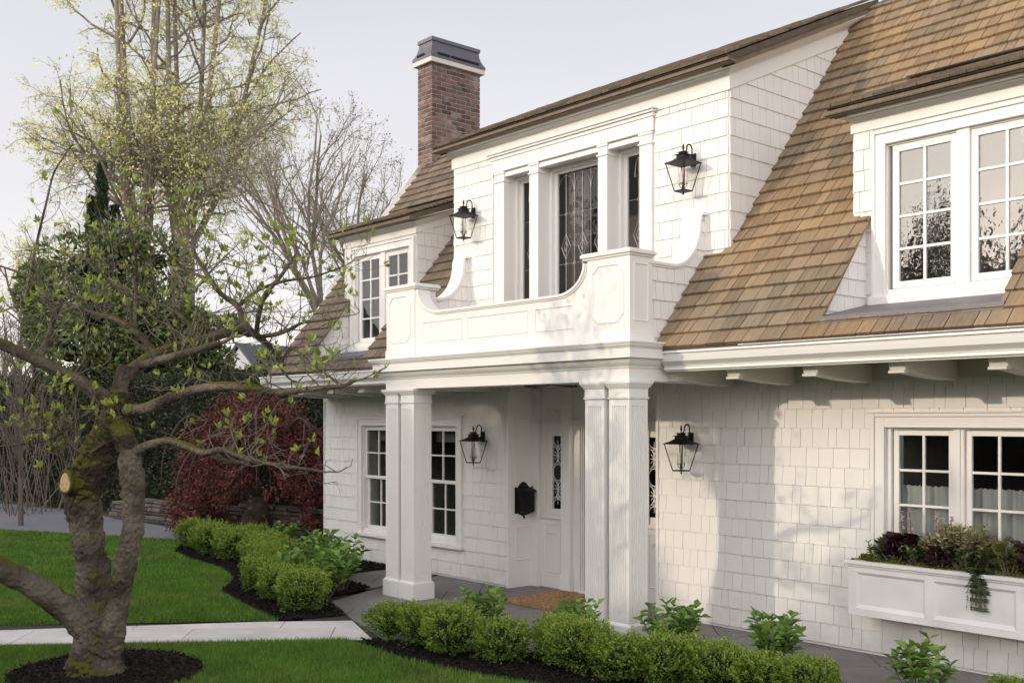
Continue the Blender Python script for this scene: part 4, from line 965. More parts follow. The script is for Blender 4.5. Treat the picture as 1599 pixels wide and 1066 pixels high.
# ================================================================== WINDOW BOX
wb = empty('window_box', (-4.0, -.2, .4)); tag(wb, 'pale grey panelled window box hung under the casement window', 'window box')
BXL, BXR = -5.085, -2.85
b = MB(); yF = -.335
b.box(BXL, BXR, yF, yF + .03, .40, .845); b.box(BXL, BXL + .03, yF + .03, -.02, .40, .845); b.box(BXR - .03, BXR, yF + .03, -.02, .40, .845); b.box(BXL + .03, BXR - .03, yF + .03, -.02, .40, .43); b.box(BXL + .03, BXR - .03, -.05, -.021, .43, .845)
b.build('box', M['box'], wb)
f = MB(); n = 3; st_ = .075; wdt = (BXR - BXL)
f.box(BXL - .001, BXR + .001, yF - .018, yF - .0005, .40, .465); f.box(BXL - .001, BXR + .001, yF - .018, yF - .0005, .775, .845)
pw = wdt / n
for i in range(n + 1):
    c0 = BXL + pw * i; a0, a1 = (c0, c0 + st_) if i == 0 else ((c0 - st_, c0) if i == n else (c0 - st_ / 2, c0 + st_ / 2)); f.box(a0, a1, yF - .0179, yF - .0005, .465, .775)
f.build('panel_frame', M['box'], wb, bevel=.003)
q = MB()
for i in range(n):
    a0 = BXL + pw * i + (st_ if i == 0 else st_ / 2); a1 = BXL + pw * (i + 1) - (st_ if i == n - 1 else st_ / 2)
    for z0_, z1_ in ((.465, .775),):
        q.prism([(a0, yF - .016, z0_), (a0, yF, z0_), (a0, yF, z0_ + .032)], (a1 - a0, 0, 0)); q.prism([(a0, yF - .016, z1_), (a0, yF, z1_), (a0, yF, z1_ - .022)], (a1 - a0, 0, 0))
        q.prism([(a0, yF - .016, z0_), (a0, yF, z0_), (a0 + .022, yF, z0_)], (0, 0, z1_ - z0_)); q.prism([(a1, yF - .016, z0_), (a1, yF, z0_), (a1 - .022, yF, z0_)], (0, 0, z1_ - z0_))
q.build('panel_moulding', M['box'], wb)
t_ = MB(); t_.box(BXL - .03, BXR + .03, yF - .045, yF + .05, .846, .878); t_.box(BXL - .03, BXL + .05, yF + .0505, -.022, .846, .878); t_.box(BXR - .05, BXR + .03, yF + .0505, -.022, .846, .878); t_.box(BXL - .012, BXR + .012, yF - .03, yF - .0005, .826, .8455)
t_.build('rim', M['box'], wb, bevel=.003)
s_ = MB(); s_.box(BXL + .04, BXR - .04, yF + .035, -.055, .78, .86); s_.build('soil', M['mulch'], wb)

# ================================================================== GROUND
def sheet(name, pts, z_, m, kind='structure', thick=0.0, label=None):
    b_ = MB()
    if thick: b_.prism([(x, y, z_ - thick) for x, y in pts], (0, 0, thick))
    else: b_.poly([(x, y, z_) for x, y in pts])
    o = b_.build(name, m); tag(o, kind=kind); return o
g_ = MB(); N_ = 1
g_.poly([(-400, -400, -.06), (300, -400, -.06), (300, 400, -.06), (-400, 400, -.06)]); o = g_.build('ground', M['lawn']); tag(o, kind='structure')
LAWN_FAR = [(-10.05, -3.22), (-11.0, -3.10), (-12.15, -2.86), (-13.0, -2.28), (-14.02, -1.93), (-15.2, -1.85), (-16.33, -1.66), (-17.6, -.95), (-18.15, -.95), (-21.9, -2.78), (-26, -4.9), (-30, -7.5), (-24, -14), (-14.2, -9.0), (-11.72, -5.58)]
LAWN_NEAR = [(-8.72, -3.22), (-10.60, -5.92), (-11.9, -7.8), (-9, -11), (-3, -11), (-1, -2.2), (-3.5, -2.95), (-5.9, -2.95), (-6.95, -3.22), (-7.6, -3.30)]
sheet('lawn_soil', LAWN_FAR, -.012, M['lawn']); sheet('lawn_soil', LAWN_NEAR, -.010, M['lawn'])
# paving: slabs laid with joints
def paving(name, reg, dirang, ex, wv, m, z_=0.0, seed=3, holes=()):
    p_ = MB(); a = R(dirang); U_ = (math.cos(a), math.sin(a), 0); V_ = (-math.sin(a), math.cos(a), 0)
    loc = [(x * U_[0] + y * U_[1], x * V_[0] + y * V_[1]) for x, y in reg]
    ar = sum(loc[i][0] * loc[(i + 1) % len(loc)][1] - loc[(i + 1) % len(loc)][0] * loc[i][1] for i in range(len(loc)))
    if ar < 0: loc = loc[::-1]
    shingles(p_, (0, 0, z_ - .008), U_, V_, (0, 0, 1), [loc], expo=ex, wmin=wv[0], wmax=wv[1], gap=.009, t0=.008, t1=.008, vgap=.009, seed=seed, backing=False)
    o_ = p_.build(name, m); tag(o_, kind='structure'); return o_
sheet('paving_bed', [(-12.6, .5), (-12.6, -1.15), (-11.0, -1.35), (-10.95, -2.2), (-9.6, -3.25), (-8.3, -3.1), (-6.6, -2.15), (-6.2, -1.35), (-1, -1.0), (-1, .5)], -.012, M['gravel'])
paving('porch_paving', [(-6.3, -1.3), (-6.3, .41), (-10.3, .41), (-11.6, .41), (-11.0, -1.5), (-10.6, -2.3), (-9.6, -2.6), (-8.55, -3.0), (-6.6, -2.0)], 45, .62, (.9, 1.3), M['slab'], seed=4)
paving('porch_paving', [(-12.4, -1.15), (-11.15, -1.4), (-11.62, .05), (-12.4, .05)], 45, .62, (.9, 1.3), M['slab'], seed=5)
paving('side_paving', [(-6.29, -1.3), (-1.0, -1.0), (-1.0, .05), (-6.29, .05)], 45, .62, (.9, 1.3), M['slab'], seed=6)
tb = math.degrees(math.atan2(2.22, 1.70))
PATH = [(-14.5, -9.2), (-11.67, -5.52), (-9.97, -3.28), (-9.58, -2.63), (-8.56, -3.03), (-8.66, -3.16), (-10.52, -5.86), (-13.1, -9.6)]
sheet('paving_bed', PATH, -.0115, M['gravel'])
paving('garden_path', PATH, tb, .62, (1.3, 1.6), M['path'], z_=.002, seed=9)
# driveway
drive = [(-17.4, -.55), (-18.1, -.93), (-21.9, -2.76), (-27, -5.4), (-33, -9), (-40, -9), (-40, -3.5), (-28.9, -.84), (-25.8, -.27), (-22, -.1), (-19.8, -.1), (-17.4, .2)]
sheet('driveway', drive, -.004, M['drive'])
sheet('verge', [(-17.0, .2), (-19.8, -.1), (-25.8, -.27), (-28.9, -.84), (-40, -3.5), (-50, 2), (-40, 12), (-15, 9), (-14.6, .6)], -.008, M['gravel'])
# mulch beds with scattered chips
BED_L = [(-9.82, -2.55), (-9.98, -3.2), (-11.0, -3.08), (-12.15, -2.84), (-13.0, -2.24), (-14.02, -1.89), (-15.2, -1.81), (-16.33, -1.62), (-17.4, -.95), (-17.2, .5), (-12.4, .0), (-12.4, -1.15), (-11.2, -1.30), (-10.85, -2.2)]
BED_N = [(-8.60, -3.12), (-7.6, -3.24), (-6.95, -3.17), (-5.9, -2.9), (-3.5, -2.9), (-1, -2.2), (-1, -1.02), (-6.3, -1.32), (-6.62, -1.98), (-7.6, -2.5)]
CIRC = [(-8.90 + .80 * (1 + .05 * math.sin(3 * t)) * math.cos(t), -5.45 + .80 * (1 + .05 * math.cos(2 * t)) * math.sin(t)) for t in np.linspace(0, 2 * PI_, 40)[:-1]]
ISL = [(-22.4 + 1.3 * math.cos(t), -3.35 + .55 * math.sin(t)) for t in np.linspace(0, 2 * PI_, 24)[:-1]]
def inside(poly, x, y):
    poly = np.array(poly); n = len(poly); r_ = np.zeros(len(x), bool); j = n - 1
    for i in range(n):
        xi, yi = poly[i]; xj, yj = poly[j]
        c = ((yi > y) != (yj > y)) & (x < (xj - xi) * (y - yi) / (yj - yi + 1e-12) + xi); r_ ^= c; j = i
    return r_
def scatter(poly, dens, rng):
    p = np.array(poly); a, b = p.min(0), p.max(0); n = int((b - a).prod() * dens)
    x = rng.uniform(a[0], b[0], n); y = rng.uniform(a[1], b[1], n); k = inside(poly, x, y); return x[k], y[k]
def mulch(poly, seed, dens=2600, z_=.004):
    rng = np.random.default_rng(seed)
    b_ = MB(); cx = sum(p[0] for p in poly) / len(poly); cy = sum(p[1] for p in poly) / len(poly)
    b_.poly([(x, y, z_) for x, y in poly]); o_ = b_.build('mulch_bed', M['mulch'], origin=(cx, cy, 0)); tag(o_, kind='structure')
    x, y = scatter(poly, dens, rng); n = len(x)
    c = np.stack([x - cx, y - cy, rng.uniform(.002, .028, n)], 1); d = rng.normal(size=(n, 3)) * [1, 1, .35]
    q = leaves('mulch_chips', c, d, .04, .4, M['mulch'], origin=(cx, cy, 0), rng=rng); tag(q, 'dark shredded bark mulch scattered over the planting bed', 'mulch', kind='stuff'); return q
q1 = mulch(BED_L, 1); q1['label'] = 'dark bark mulch under the left boxwoods and hydrangeas'
q2 = mulch(BED_N, 2); q2['label'] = 'dark bark mulch under the near boxwood row'
q3 = mulch(CIRC, 3, z_=.012); q3['label'] = 'dark bark mulch ring round the mossy tree'
q4 = mulch(ISL, 4, 500); q4['label'] = 'dark mulch island round the sapling by the driveway'
# grass
def grass(poly, dens, hgt, wid, seed, label, excl=()):
    rng = np.random.default_rng(seed); x, y = scatter(poly, dens, rng)
    for e in excl:
        k = ~inside(e, x, y); x, y = x[k], y[k]
    n = len(x); a = rng.uniform(0, 2 * PI_, n); h = hgt * rng.uniform(.6, 1.3, n); ln = rng.normal(size=(n, 2)) * .35 * h[:, None]
    w = wid * rng.uniform(.7, 1.3, n)
    ax, ay = np.cos(a) * w, np.sin(a) * w
    z_ = np.full(n, -.012)
    v = np.stack([np.stack([x - ax, y - ay, z_], 1), np.stack([x + ax, y + ay, z_], 1), np.stack([x + ln[:, 0], y + ln[:, 1], z_ + h], 1)], 1).reshape(-1, 3)
    o_ = raw_mesh('grass', v, 3, np.arange(3 * n), M['grass']); tag(o_, label, 'grass', kind='stuff'); return o_
vis_near = [(-8.72, -3.22), (-10.60, -5.92), (-11.3, -6.9), (-7.5, -7.5), (-4.5, -4.5), (-3.5, -2.95), (-5.9, -2.95), (-6.95, -3.22), (-7.6, -3.30)]
grass(vis_near, 8000, .05, .0036, 1, 'mown green lawn between the path and the boxwood row', [CIRC])
far1 = [(-10.05, -3.22), (-11.0, -3.10), (-12.15, -2.86), (-13.0, -2.28), (-14.02, -1.93), (-15.2, -1.85), (-15.2, -7.5), (-13.4, -7.8), (-11.72, -5.58)]
far2 = [(-15.2, -1.85), (-16.33, -1.66), (-17.6, -.95), (-18.15, -.95), (-21.9, -2.78), (-26, -4.9), (-27, -7.5), (-20, -9.5), (-15.2, -7.5)]
grass(far1, 5000, .045, .0048, 2, 'mown green lawn beyond the path', [])
grass(far2, 2200, .045, .008, 3, 'mown green lawn along the driveway', [ISL])

# ================================================================== SHRUBS
def boxwood(seed):
    rng = np.random.default_rng(seed); t = empty('boxwood_shrub'); n = 3400
    d = rng.normal(size=(n, 3)); d /= np.linalg.norm(d, axis=1, keepdims=True)
    def shape(d):
        lump = 1 + .16 * np.sin(d[:, 0] * 5 + seed) * np.cos(d[:, 1] * 6 + seed * 2) + .09 * np.sin(d[:, 2] * 9 + d[:, 0] * 8 + seed) + .06 * np.sin(d[:, 1] * 17 + d[:, 2] * 13)
        sq = (np.abs(d) ** 4).sum(1) ** (-.25); return (lump * sq * .88)[:, None] * [.25, .25, .215]
    r = 1 - np.abs(rng.normal(size=n)) * .20
    p = d * shape(d) * r[:, None] + [0, 0, .245]
    leaves('foliage', p, d + rng.normal(size=(n, 3)) * .7 + [0, 0, .4], .023, .62, M['boxleaf'], t, rng=rng, fold=.12)
    # sprigs of new growth, brighter to paint in sunlit yellow tips, thickest on top
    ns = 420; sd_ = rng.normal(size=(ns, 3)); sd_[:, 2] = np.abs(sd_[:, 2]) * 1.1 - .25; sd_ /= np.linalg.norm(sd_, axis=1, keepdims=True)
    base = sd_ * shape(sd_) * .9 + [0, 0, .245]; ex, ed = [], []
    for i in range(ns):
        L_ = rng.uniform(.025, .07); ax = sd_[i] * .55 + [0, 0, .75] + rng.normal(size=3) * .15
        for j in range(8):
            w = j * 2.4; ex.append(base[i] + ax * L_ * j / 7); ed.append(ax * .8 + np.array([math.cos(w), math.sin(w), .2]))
    leaves('lit_new_growth', np.array(ex), np.array(ed), .021, .6, M['boxlit'], t, rng=rng, fold=.12)
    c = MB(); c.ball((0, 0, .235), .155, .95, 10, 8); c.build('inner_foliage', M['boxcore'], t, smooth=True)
    s = MB()
    for i in range(3): s.tube([(rnd.uniform(-.03, .03), rnd.uniform(-.03, .03), -.01), (rnd.uniform(-.05, .05), rnd.uniform(-.05, .05), .12)], .008, 5)
    s.build('stem', M['barkdark'], t)
    return t
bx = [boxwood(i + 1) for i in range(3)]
NG = 'clipped boxwoods in the bed before the porch'; FG = 'clipped boxwoods in the bed left of the porch'
near = [((-8.36, -2.93), 1.0, 'bright boxwood at the path end of the near row'), ((-7.93, -2.88), 1.02, 'near-row boxwood, second from the path'), ((-7.45, -2.92), 1.12, 'near-row boxwood, third from the path'), ((-6.98, -2.74), 1.05, 'near-row boxwood, fourth from the path'),
        ((-6.62, -2.38), 1.05, 'near-row boxwood set back below the doormat'), ((-6.27, -2.50), 1.08, 'near-row boxwood in front of the doormat hydrangea'), ((-5.84, -2.46), 1.06, 'near-row boxwood in front of the right column base'), ((-5.42, -2.36), 1.10, 'near-row boxwood just right of the column base'),
        ((-5.08, -2.22), 1.0, 'near-row boxwood in front of the hydrangea beside the column'), ((-4.76, -2.08), .98, 'near-row boxwood below the broad wall shadow'), ((-4.42, -1.98), .94, 'near-row boxwood cut by the bottom edge of the picture'), ((-3.40, -1.02), .62, 'boxwood tip in the bottom right corner')]
far_ = [((-11.75, -2.50), 1.12, 'left-bed boxwood nearest the lawn curve, first of the front three'), ((-11.0, -2.68), 1.12, 'left-bed boxwood, middle of the front three'), ((-10.28, -2.80), 1.2, 'rounded boxwood nearest the path in the left bed'),
        ((-16.35, -1.25), 1.30, 'boxwood at the driveway corner of the left bed'), ((-15.45, -1.42), 1.30, 'second boxwood from the driveway corner'), ((-14.6, -1.45), 1.30, 'third boxwood from the driveway corner'), ((-13.75, -1.5), 1.2, 'fourth boxwood from the driveway corner'),
        ((-13.1, -1.75), 1.15, 'boxwood in the middle of the left bed'), ((-12.6, -1.95), 1.1, 'boxwood behind the front three in the left bed'), ((-12.05, -1.95), 1.05, 'boxwood between the front three and the hydrangeas'), ((-15.9, -.45), 1.0, 'boxwood close to the red maple trunk'), ((-14.9, -.75), 1.0, 'boxwood between the red maple and the house corner'), ((-13.9, -1.0), .95, 'boxwood behind the middle of the left bed')]
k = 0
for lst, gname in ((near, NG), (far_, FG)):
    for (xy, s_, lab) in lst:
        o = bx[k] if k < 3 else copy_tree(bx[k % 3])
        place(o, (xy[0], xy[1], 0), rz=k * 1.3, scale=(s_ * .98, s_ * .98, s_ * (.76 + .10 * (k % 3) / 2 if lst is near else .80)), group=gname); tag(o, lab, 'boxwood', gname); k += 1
def leafy(name, seed, n_stem, h, spread, leaf, m, per=7, stem_m='twig', bend=.5, z0=0.0, par_m=None, wid=.62):
    """a shrub of upright stems with pairs of broad leaves"""
    rng = np.random.default_rng(seed); t = empty(name); s = MB(); P_, D_ = [], []
    for i in range(n_stem):
        a = rng.uniform(0, 2 * PI_); r_ = spread * rng.uniform(.2, 1); hh = h * rng.uniform(.65, 1.05); tip = np.array([math.cos(a) * r_, math.sin(a) * r_, hh]); b0_ = np.array([math.cos(a) * r_ * .2, math.sin(a) * r_ * .2, -.01])
        midp = (tip + b0_) / 2 + [math.cos(a) * r_ * .12, math.sin(a) * r_ * .12, hh * .06]
        s.tube([tuple(b0_), tuple(midp), tuple(tip)], [.005, .004, .002], 4)
        for j in range(per):
            f_ = .42 + .6 * j / per; q_ = b0_ * (1 - f_) ** 2 + 2 * midp * f_ * (1 - f_) + tip * f_ ** 2 if f_ < 1 else tip
            for s2 in (0, 1):
                w = j * 1.57 + s2 * PI_ + rng.normal() * .4; P_.append(q_); D_.append([math.cos(w), math.sin(w), rng.uniform(.1, .8) + (.7 if j == per - 1 else 0)])
    s.build('stem', M[stem_m], t)
    leaves('foliage', np.array(P_), np.array(D_), leaf, wid, m, t, rng=rng, fold=.10, up=(0, 0, 1), curl=.25)
    return t
hy = [leafy('hydrangea_shrub', 5 + i, 18, .46, .27, .095, M['hydra']) for i in range(2)]
HG = 'young hydrangeas breaking into leaf'
hl_ = [((-8.0, -2.05), 1.0, 'bright green hydrangea behind the near boxwoods, left of the doormat'), ((-6.93, -1.92), .98, 'hydrangea overlapping the doormat and the right column'), ((-6.15, -1.45), 1.08, 'hydrangea just right of the right column base'), ((-5.22, -1.22), 1.05, 'hydrangea against the paving below the broad wall shadow'), ((-4.02, -1.15), .95, 'low hydrangea under the window box'),
       ((-11.2, -1.75), 1.2, 'hydrangea nearest the left column in the left bed'), ((-11.9, -1.35), 1.3, 'hydrangea at the house side of the left bed'), ((-11.55, -2.1), 1.25, 'hydrangea among the left-bed boxwoods'), ((-12.6, -1.15), 1.3, 'hydrangea against the left house corner'), ((-10.85, -2.2), 1.15, 'hydrangea just behind the front three boxwoods'), ((-15.35, -.25), 1.0, 'hydrangea below the low stone wall')]
for k, (xy, s_, lab) in enumerate(hl_):
    o = hy[k] if k < 2 else copy_tree(hy[k % 2]); place(o, (xy[0], xy[1], 0), rz=k * .9, scale=(s_, s_, s_)); tag(o, lab, 'hydrangea', HG)

# ---- planting in the window box (each plant a thing)
bz = .86
def pt(o, x, y, lab, cat, s_=1.45, rz=0): place(o, (x, y, bz), rz=rz, scale=(s_ if 'trailing' not in lab else 1.0)); tag(o, lab, cat); return o
rng = np.random.default_rng(77)
mo = empty('moss_cover', (-4.0, -.2, bz)); tag(mo, 'green cushion moss covering the soil of the window box', 'moss', kind='stuff')
x = rng.uniform(BXL + .02, BXR - .02, 9000); y = rng.uniform(yF + .0, -.06, 9000); zz = .022 * np.sin(x * 21) * np.cos(y * 30 + x * 9) + .02 + rng.uniform(-.01, .014, 9000) - .02 * (np.abs(y + .2) / .15) ** 2
lv = leaves('moss_fronds', np.stack([x + 4.0, y + .2, zz], 1), rng.normal(size=(9000, 3)) * [.6, .6, .5] + [0, -.15, .8], .022, .6, M['moss'], mo, rng=rng)
mc = MB()
xs = np.linspace(BXL + .02, BXR - .02, 90); ys = np.linspace(yF + .0, -.06, 9)
k = 0
for i in range(90):
    for j in range(9): mc.v.append((xs[i], ys[j], bz + .022 * math.sin(xs[i] * 21) * math.cos(ys[j] * 30 + xs[i] * 9) + .018 - .022 * (abs(ys[j] + .2) / .15) ** 2))
for i in range(89):
    for j in range(8): mc.f.append((i * 9 + j, (i + 1) * 9 + j, (i + 1) * 9 + j + 1, i * 9 + j + 1))
mc.build('moss_mat', M['moss'], mo, smooth=True)
pt(leafy('coral_bells_plant', 21, 14, .17, .12, .085, M['heuch'], per=3, wid=.95), -4.70, -.22, 'dark purple leafy plant at the left end of the window box', 'plant')
pt(leafy('coral_bells_plant', 22, 12, .13, .12, .075, M['heuch'], per=3, wid=.95), -4.28, -.26, 'low dark purple plant in the middle of the window box', 'plant')
pt(leafy('coral_bells_plant', 23, 14, .18, .14, .085, M['heuch'], per=3, wid=.95), -3.52, -.22, 'dark purple plant at the right edge of the picture in the window box', 'plant')
pt(leafy('pansy_plant', 24, 10, .15, .09, .035, M['hydra'], per=6), -4.86, -.22, 'small green plant with apricot flowers at the box corner', 'plant')
pf = MB()
for i in range(3): pf.ball((-4.88 + .035 * i, -.26 + .02 * i, bz + .13 + .012 * i), .016, .5)
pf_o = pf.build('apricot_flower', M['flower'], origin=(-4.86, -.26, bz)); tag(pf_o, 'apricot flowers at the left corner of the window box', 'flower')
pt(leafy('leafy_plant', 25, 22, .15, .13, .032, M['evergreen'], per=9), -4.50, -.20, 'small-leaved dark green plant beside the purple leaves', 'plant')
pt(leafy('variegated_shrub', 26, 46, .25, .16, .038, M['cream'], per=13, stem_m='barkdark', wid=.4), -4.16, -.19, 'cream variegated shrub in the middle of the window box', 'plant')
pt(leafy('yellow_plant', 27, 14, .19, .13, .055, M['yellow'], per=4, wid=.85), -3.74, -.23, 'yellow-green broad-leaved plant right of the fern', 'plant')
pt(leafy('small_shrub', 28, 26, .20, .14, .03, M['evergreen'], per=9), -3.95, -.17, 'dark small-leaved shrub behind the trailing fern', 'plant')
def fern(name, seed, nf, L_, m, hang, rise, leaf=.035):
    rng = np.random.default_rng(seed); t = empty(name); s = MB(); P_, D_, Z_ = [], [], []
    for i in range(nf):
        a = rng.uniform(-2.2, -.9) if hang else rng.uniform(0, 2 * PI_); l_ = L_ * rng.uniform(.7, 1.1); pts = []
        for j in range(12):
            f_ = j / 11; out_ = l_ * (.30 * f_ ** .5 if hang else .5 * f_); zz_ = rise * math.sin(min(f_ * 2.2, 3.1)) - hang * f_ * f_
            pts.append(np.array([math.cos(a) * out_, math.sin(a) * out_ * (.65 if hang else 1), zz_]))
        s.tube([tuple(p) for p in pts], .002, 4)
        for j in range(2, 12):
            tdir = pts[j] - pts[j - 1]; tdir /= np.linalg.norm(tdir) + 1e-9; sd2 = np.array([-math.sin(a), math.cos(a), 0.])
            for s2 in (-1, 1):
                for h_ in (0, .5): P_.append(pts[j] - tdir * h_ * l_ / 12); D_.append(sd2 * s2 + tdir * .5 - np.array([0, 0, .2])); Z_.append(leaf * (1.25 - j / 11))
    s.build('stem', M['twig'], t); leaves('frond', np.array(P_), np.array(D_), np.array(Z_), .38, m, t, rng=rng, fold=.05); return t
pt(fern('fern', 31, 26, .46, M['fern'], .36, .12, .085), -3.93, -.30, 'dark green fern trailing over the front of the window box', 'fern')
pt(fern('fern', 32, 16, .42, M['rust'], .0, .30, .035), -3.88, -.18, 'rust-brown upright fern behind the trailing fern', 'fern')
def foam(seed):
    rng = np.random.default_rng(seed); t = empty('foam_flower'); s = MB(); P_, D_ = [], []
    for i in range(9):
        x, y = rng.uniform(-.16, .16), rng.uniform(-.05, .05); h_ = rng.uniform(.24, .36); s.tube([(x, y, 0), (x * 1.15, y, h_)], .0018, 4)
        for j in range(46):
            f_ = rng.uniform(.45, 1); P_.append([x * (1 + .15 * f_), y, h_ * f_]); D_.append(rng.normal(size=3))
    s.build('stem', M['twig'], t); leaves('flower', np.array(P_), np.array(D_), .018, .8, M['pink'], t, rng=rng); return t
pt(leafy('variegated_shrub', 41, 34, .20, .13, .038, M['cream'], per=10, stem_m='barkdark', wid=.4), -4.32, -.18, 'smaller cream variegated shrub beside the pink flower spikes', 'plant')
pt(leafy('leafy_plant', 42, 24, .14, .13, .034, M['evergreen'], per=9), -4.07, -.24, 'dark green small-leaved plant at the foot of the cream shrub', 'plant')
pt(leafy('leafy_plant', 43, 24, .16, .13, .036, M['evergreen'], per=9), -3.66, -.17, 'dark green small-leaved plant behind the yellow-green one', 'plant')
pt(leafy('coral_bells_plant', 44, 14, .15, .12, .07, M['heuch'], per=4, wid=.95), -4.60, -.16, 'dark purple plant set behind the small green plant', 'plant')
pt(foam(5), -4.42, -.17, 'pale pink flower spikes standing before the window', 'flower')
# ================================================================== TREES
from mathutils import noise
ca_, sa_ = math.cos(R(41.043)), math.sin(R(41.043))
def U3(px, py, d):
    """a measured point of the garden: image position at depth d metres"""
    u = (px - 800) / 1654; v = (656 - py) / 1654
    return Vector(((-ca_ + u * sa_) * d, -8.70 + (sa_ + u * ca_) * d, 2.10 + v * d))
def catmull(P, n=8):
    P = [Vector(p) for p in P]; Q = [P[0] * 2 - P[1]] + P + [P[-1] * 2 - P[-2]]; o = []
    for i in range(1, len(Q) - 2):
        for k in range(n):
            t = k / n; a, b, c, d = Q[i - 1], Q[i], Q[i + 1], Q[i + 2]
            o.append(.5 * ((2 * b) + (c - a) * t + (2 * a - 5 * b + 4 * c - d) * t * t + (3 * b - a - 3 * c + d) * t ** 3))
    o.append(P[-1]); return o
def lerp_list(L_, n): return [float(v) for v in np.interp(np.linspace(0, len(L_) - 1, n), range(len(L_)), L_)]
def gnarl(mb, P, rad, sides=20, amp=.12, freq=6, n=10, cap=True, ringamp=.0, fine=.0):
    pts = catmull(P, n); rr = lerp_list(rad, len(pts)); a = None; n0 = len(mb.v)
    for i, p in enumerate(pts):
        t = (pts[min(i + 1, len(pts) - 1)] - pts[max(i - 1, 0)]).normalized()
        if a is None:
            a = t.cross(Vector((0, 1, 0)))
            if a.length < .1: a = t.cross(Vector((1, 0, 0)))
        a = (a - t * a.dot(t)).normalized(); b = t.cross(a)
        for k in range(sides):
            w = 2 * PI_ * k / sides; d = a * math.cos(w) + b * math.sin(w); q = p + d * rr[i]
            f = 1 + amp * noise.noise(q * freq) + amp * .5 * noise.noise(q * freq * 2.3) + amp * .3 * noise.noise(q * freq * 4.1) + (fine * abs(noise.noise(Vector((q.x * 34, q.y * 34, q.z * 15)))) if fine else 0) + ringamp * math.sin(i * 1.9 + 2 * noise.noise(p * 4))
            mb.v.append(tuple(p + d * rr[i] * f))
    for i in range(len(pts) - 1):
        for k in range(sides):
            q = (k + 1) % sides; mb.f.append((n0 + i * sides + k, n0 + i * sides + q, n0 + (i + 1) * sides + q, n0 + (i + 1) * sides + k))
    if cap: e = n0 + (len(pts) - 1) * sides; mb.f.append(tuple(e + k for k in range(sides))); mb.f.append(tuple(n0 + k for k in reversed(range(sides))))
    return pts, rr
def wander(rng, p, d, L_, steps, wob, trop):
    pts = [np.array(p, float)]; d = np.array(d, float); d /= np.linalg.norm(d)
    for i in range(steps):
        d = d + rng.normal(size=3) * wob + np.array([0, 0, trop]); d /= np.linalg.norm(d); pts.append(pts[-1] + d * L_ / steps)
    return pts, d
def sprout(mb, rng, p, d, L_, r_, lvl, prm, tips):
    """prm[lvl] = (steps, wobble, tropism, children, child length ratio, spread angle)"""
    st, wob, tr, nc, cr_, sp_ = prm[lvl]
    pts, dl = wander(rng, p, d, L_, st, wob, tr)
    mb.tube([tuple(q) for q in pts], list(np.linspace(r_, r_ * .38, len(pts))), 3 if r_ < .012 * prm['s'] else (5 if r_ < .05 * prm['s'] else 8), caps=False)
    if lvl + 1 not in prm:
        for q in pts[1:]: tips.append((q, dl))
        return
    for c in range(nc):
        f_ = rng.uniform(.22, 1.0); i = min(int(f_ * st), st - 1); q = pts[i] + (pts[i + 1] - pts[i]) * (f_ * st - i)
        td = pts[i + 1] - pts[i]; td /= np.linalg.norm(td); rv = rng.normal(size=3); rv -= td * rv.dot(td); rv /= np.linalg.norm(rv) + 1e-9
        an = sp_ * rng.uniform(.6, 1.3); nd = td * math.cos(an) + rv * math.sin(an)
        sprout(mb, rng, q, nd, L_ * cr_ * (1.15 - .6 * f_) * rng.uniform(.7, 1.2), max(r_ * .42 * (1.1 - .5 * f_), .003 * prm['s']), lvl + 1, prm, tips)
def leafy_tips(name, tips, rng, per, size, m, t, base, spread=.06, wid=.6, updir=.4, keep=1.0):
    P_, D_ = [], []
    for q, d in tips:
        if rng.random() > keep: continue
        for j in range(per):
            P_.append(q + rng.normal(size=3) * spread - base); v = rng.normal(size=3) + np.array(d) * .6; v[2] += updir; D_.append(v)
    return leaves(name, np.array(P_), np.array(D_), size, wid, m, t, origin=base, rng=rng)

# ---- the mossy magnolia in front
rng = np.random.default_rng(5)
base = U3(150, 1052, 8.80); base.z = 0
mg = empty('magnolia_tree', base); tag(mg, 'old mossy multi-stemmed magnolia with fresh leaves in front of the house', 'tree')
D0 = 8.80
q = lambda x, y, d=D0: U3(x, y, d)
S = lambda px, d=D0: px * d / 1654 / 2         # radius for a width in pixels
tk = MB()
gnarl(tk, [q(150, 1075), q(150, 1040), q(152, 1010), q(152, 975), q(150, 930), q(143, 880), q(137, 830), q(132, 795), q(130, 765)], [S(96), S(76), S(66), S(62), S(52), S(46), S(45), S(50), S(47)], 110, .20, 7, 34, fine=.22)
gnarl(tk, [q(162, 1010, 8.75), q(176, 975, 8.72), q(186, 930, 8.70), q(196, 885, 8.68), q(207, 830, 8.66), q(209, 780, 8.65), q(205, 735, 8.65), q(202, 702, 8.66)], [S(56), S(40), S(30), S(31), S(30), S(30), S(35), S(34)], 80, .20, 9, 30, fine=.20)
gnarl(tk, [q(150, 985), q(112, 955, 8.7), q(80, 932, 8.6), q(40, 906, 8.5), q(0, 886, 8.4), q(-60, 850, 8.3), (q(-130, 790, 8.2))], [S(60), S(44), S(38), S(36), S(34), S(32), S(30)], 28, .16, 11, 12)
tko = tk.build('trunk', M['magbark'], mg, smooth=True)
tm = MB()
gnarl(tm, [q(130, 775), q(137, 750), q(152, 712), q(168, 680), q(178, 655), q(184, 635), q(190, 610)], [S(50), S(54), S(50), S(46), S(42), S(38), S(32)], 80, .20, 9, 30, fine=.18)
gnarl(tm, [q(178, 660), q(192, 680, 8.7), q(200, 705, 8.67)], [S(36), S(34), S(34)], 20, .2, 12, 8)
gnarl(tm, [q(132, 755), q(118, 756, 8.72), q(104, 757, 8.66)], [S(46), S(36), S(32)], 20, .15, 12, 6, cap=True)
tm.build('mossy_stem', M['mosstrunk'], mg, smooth=True)
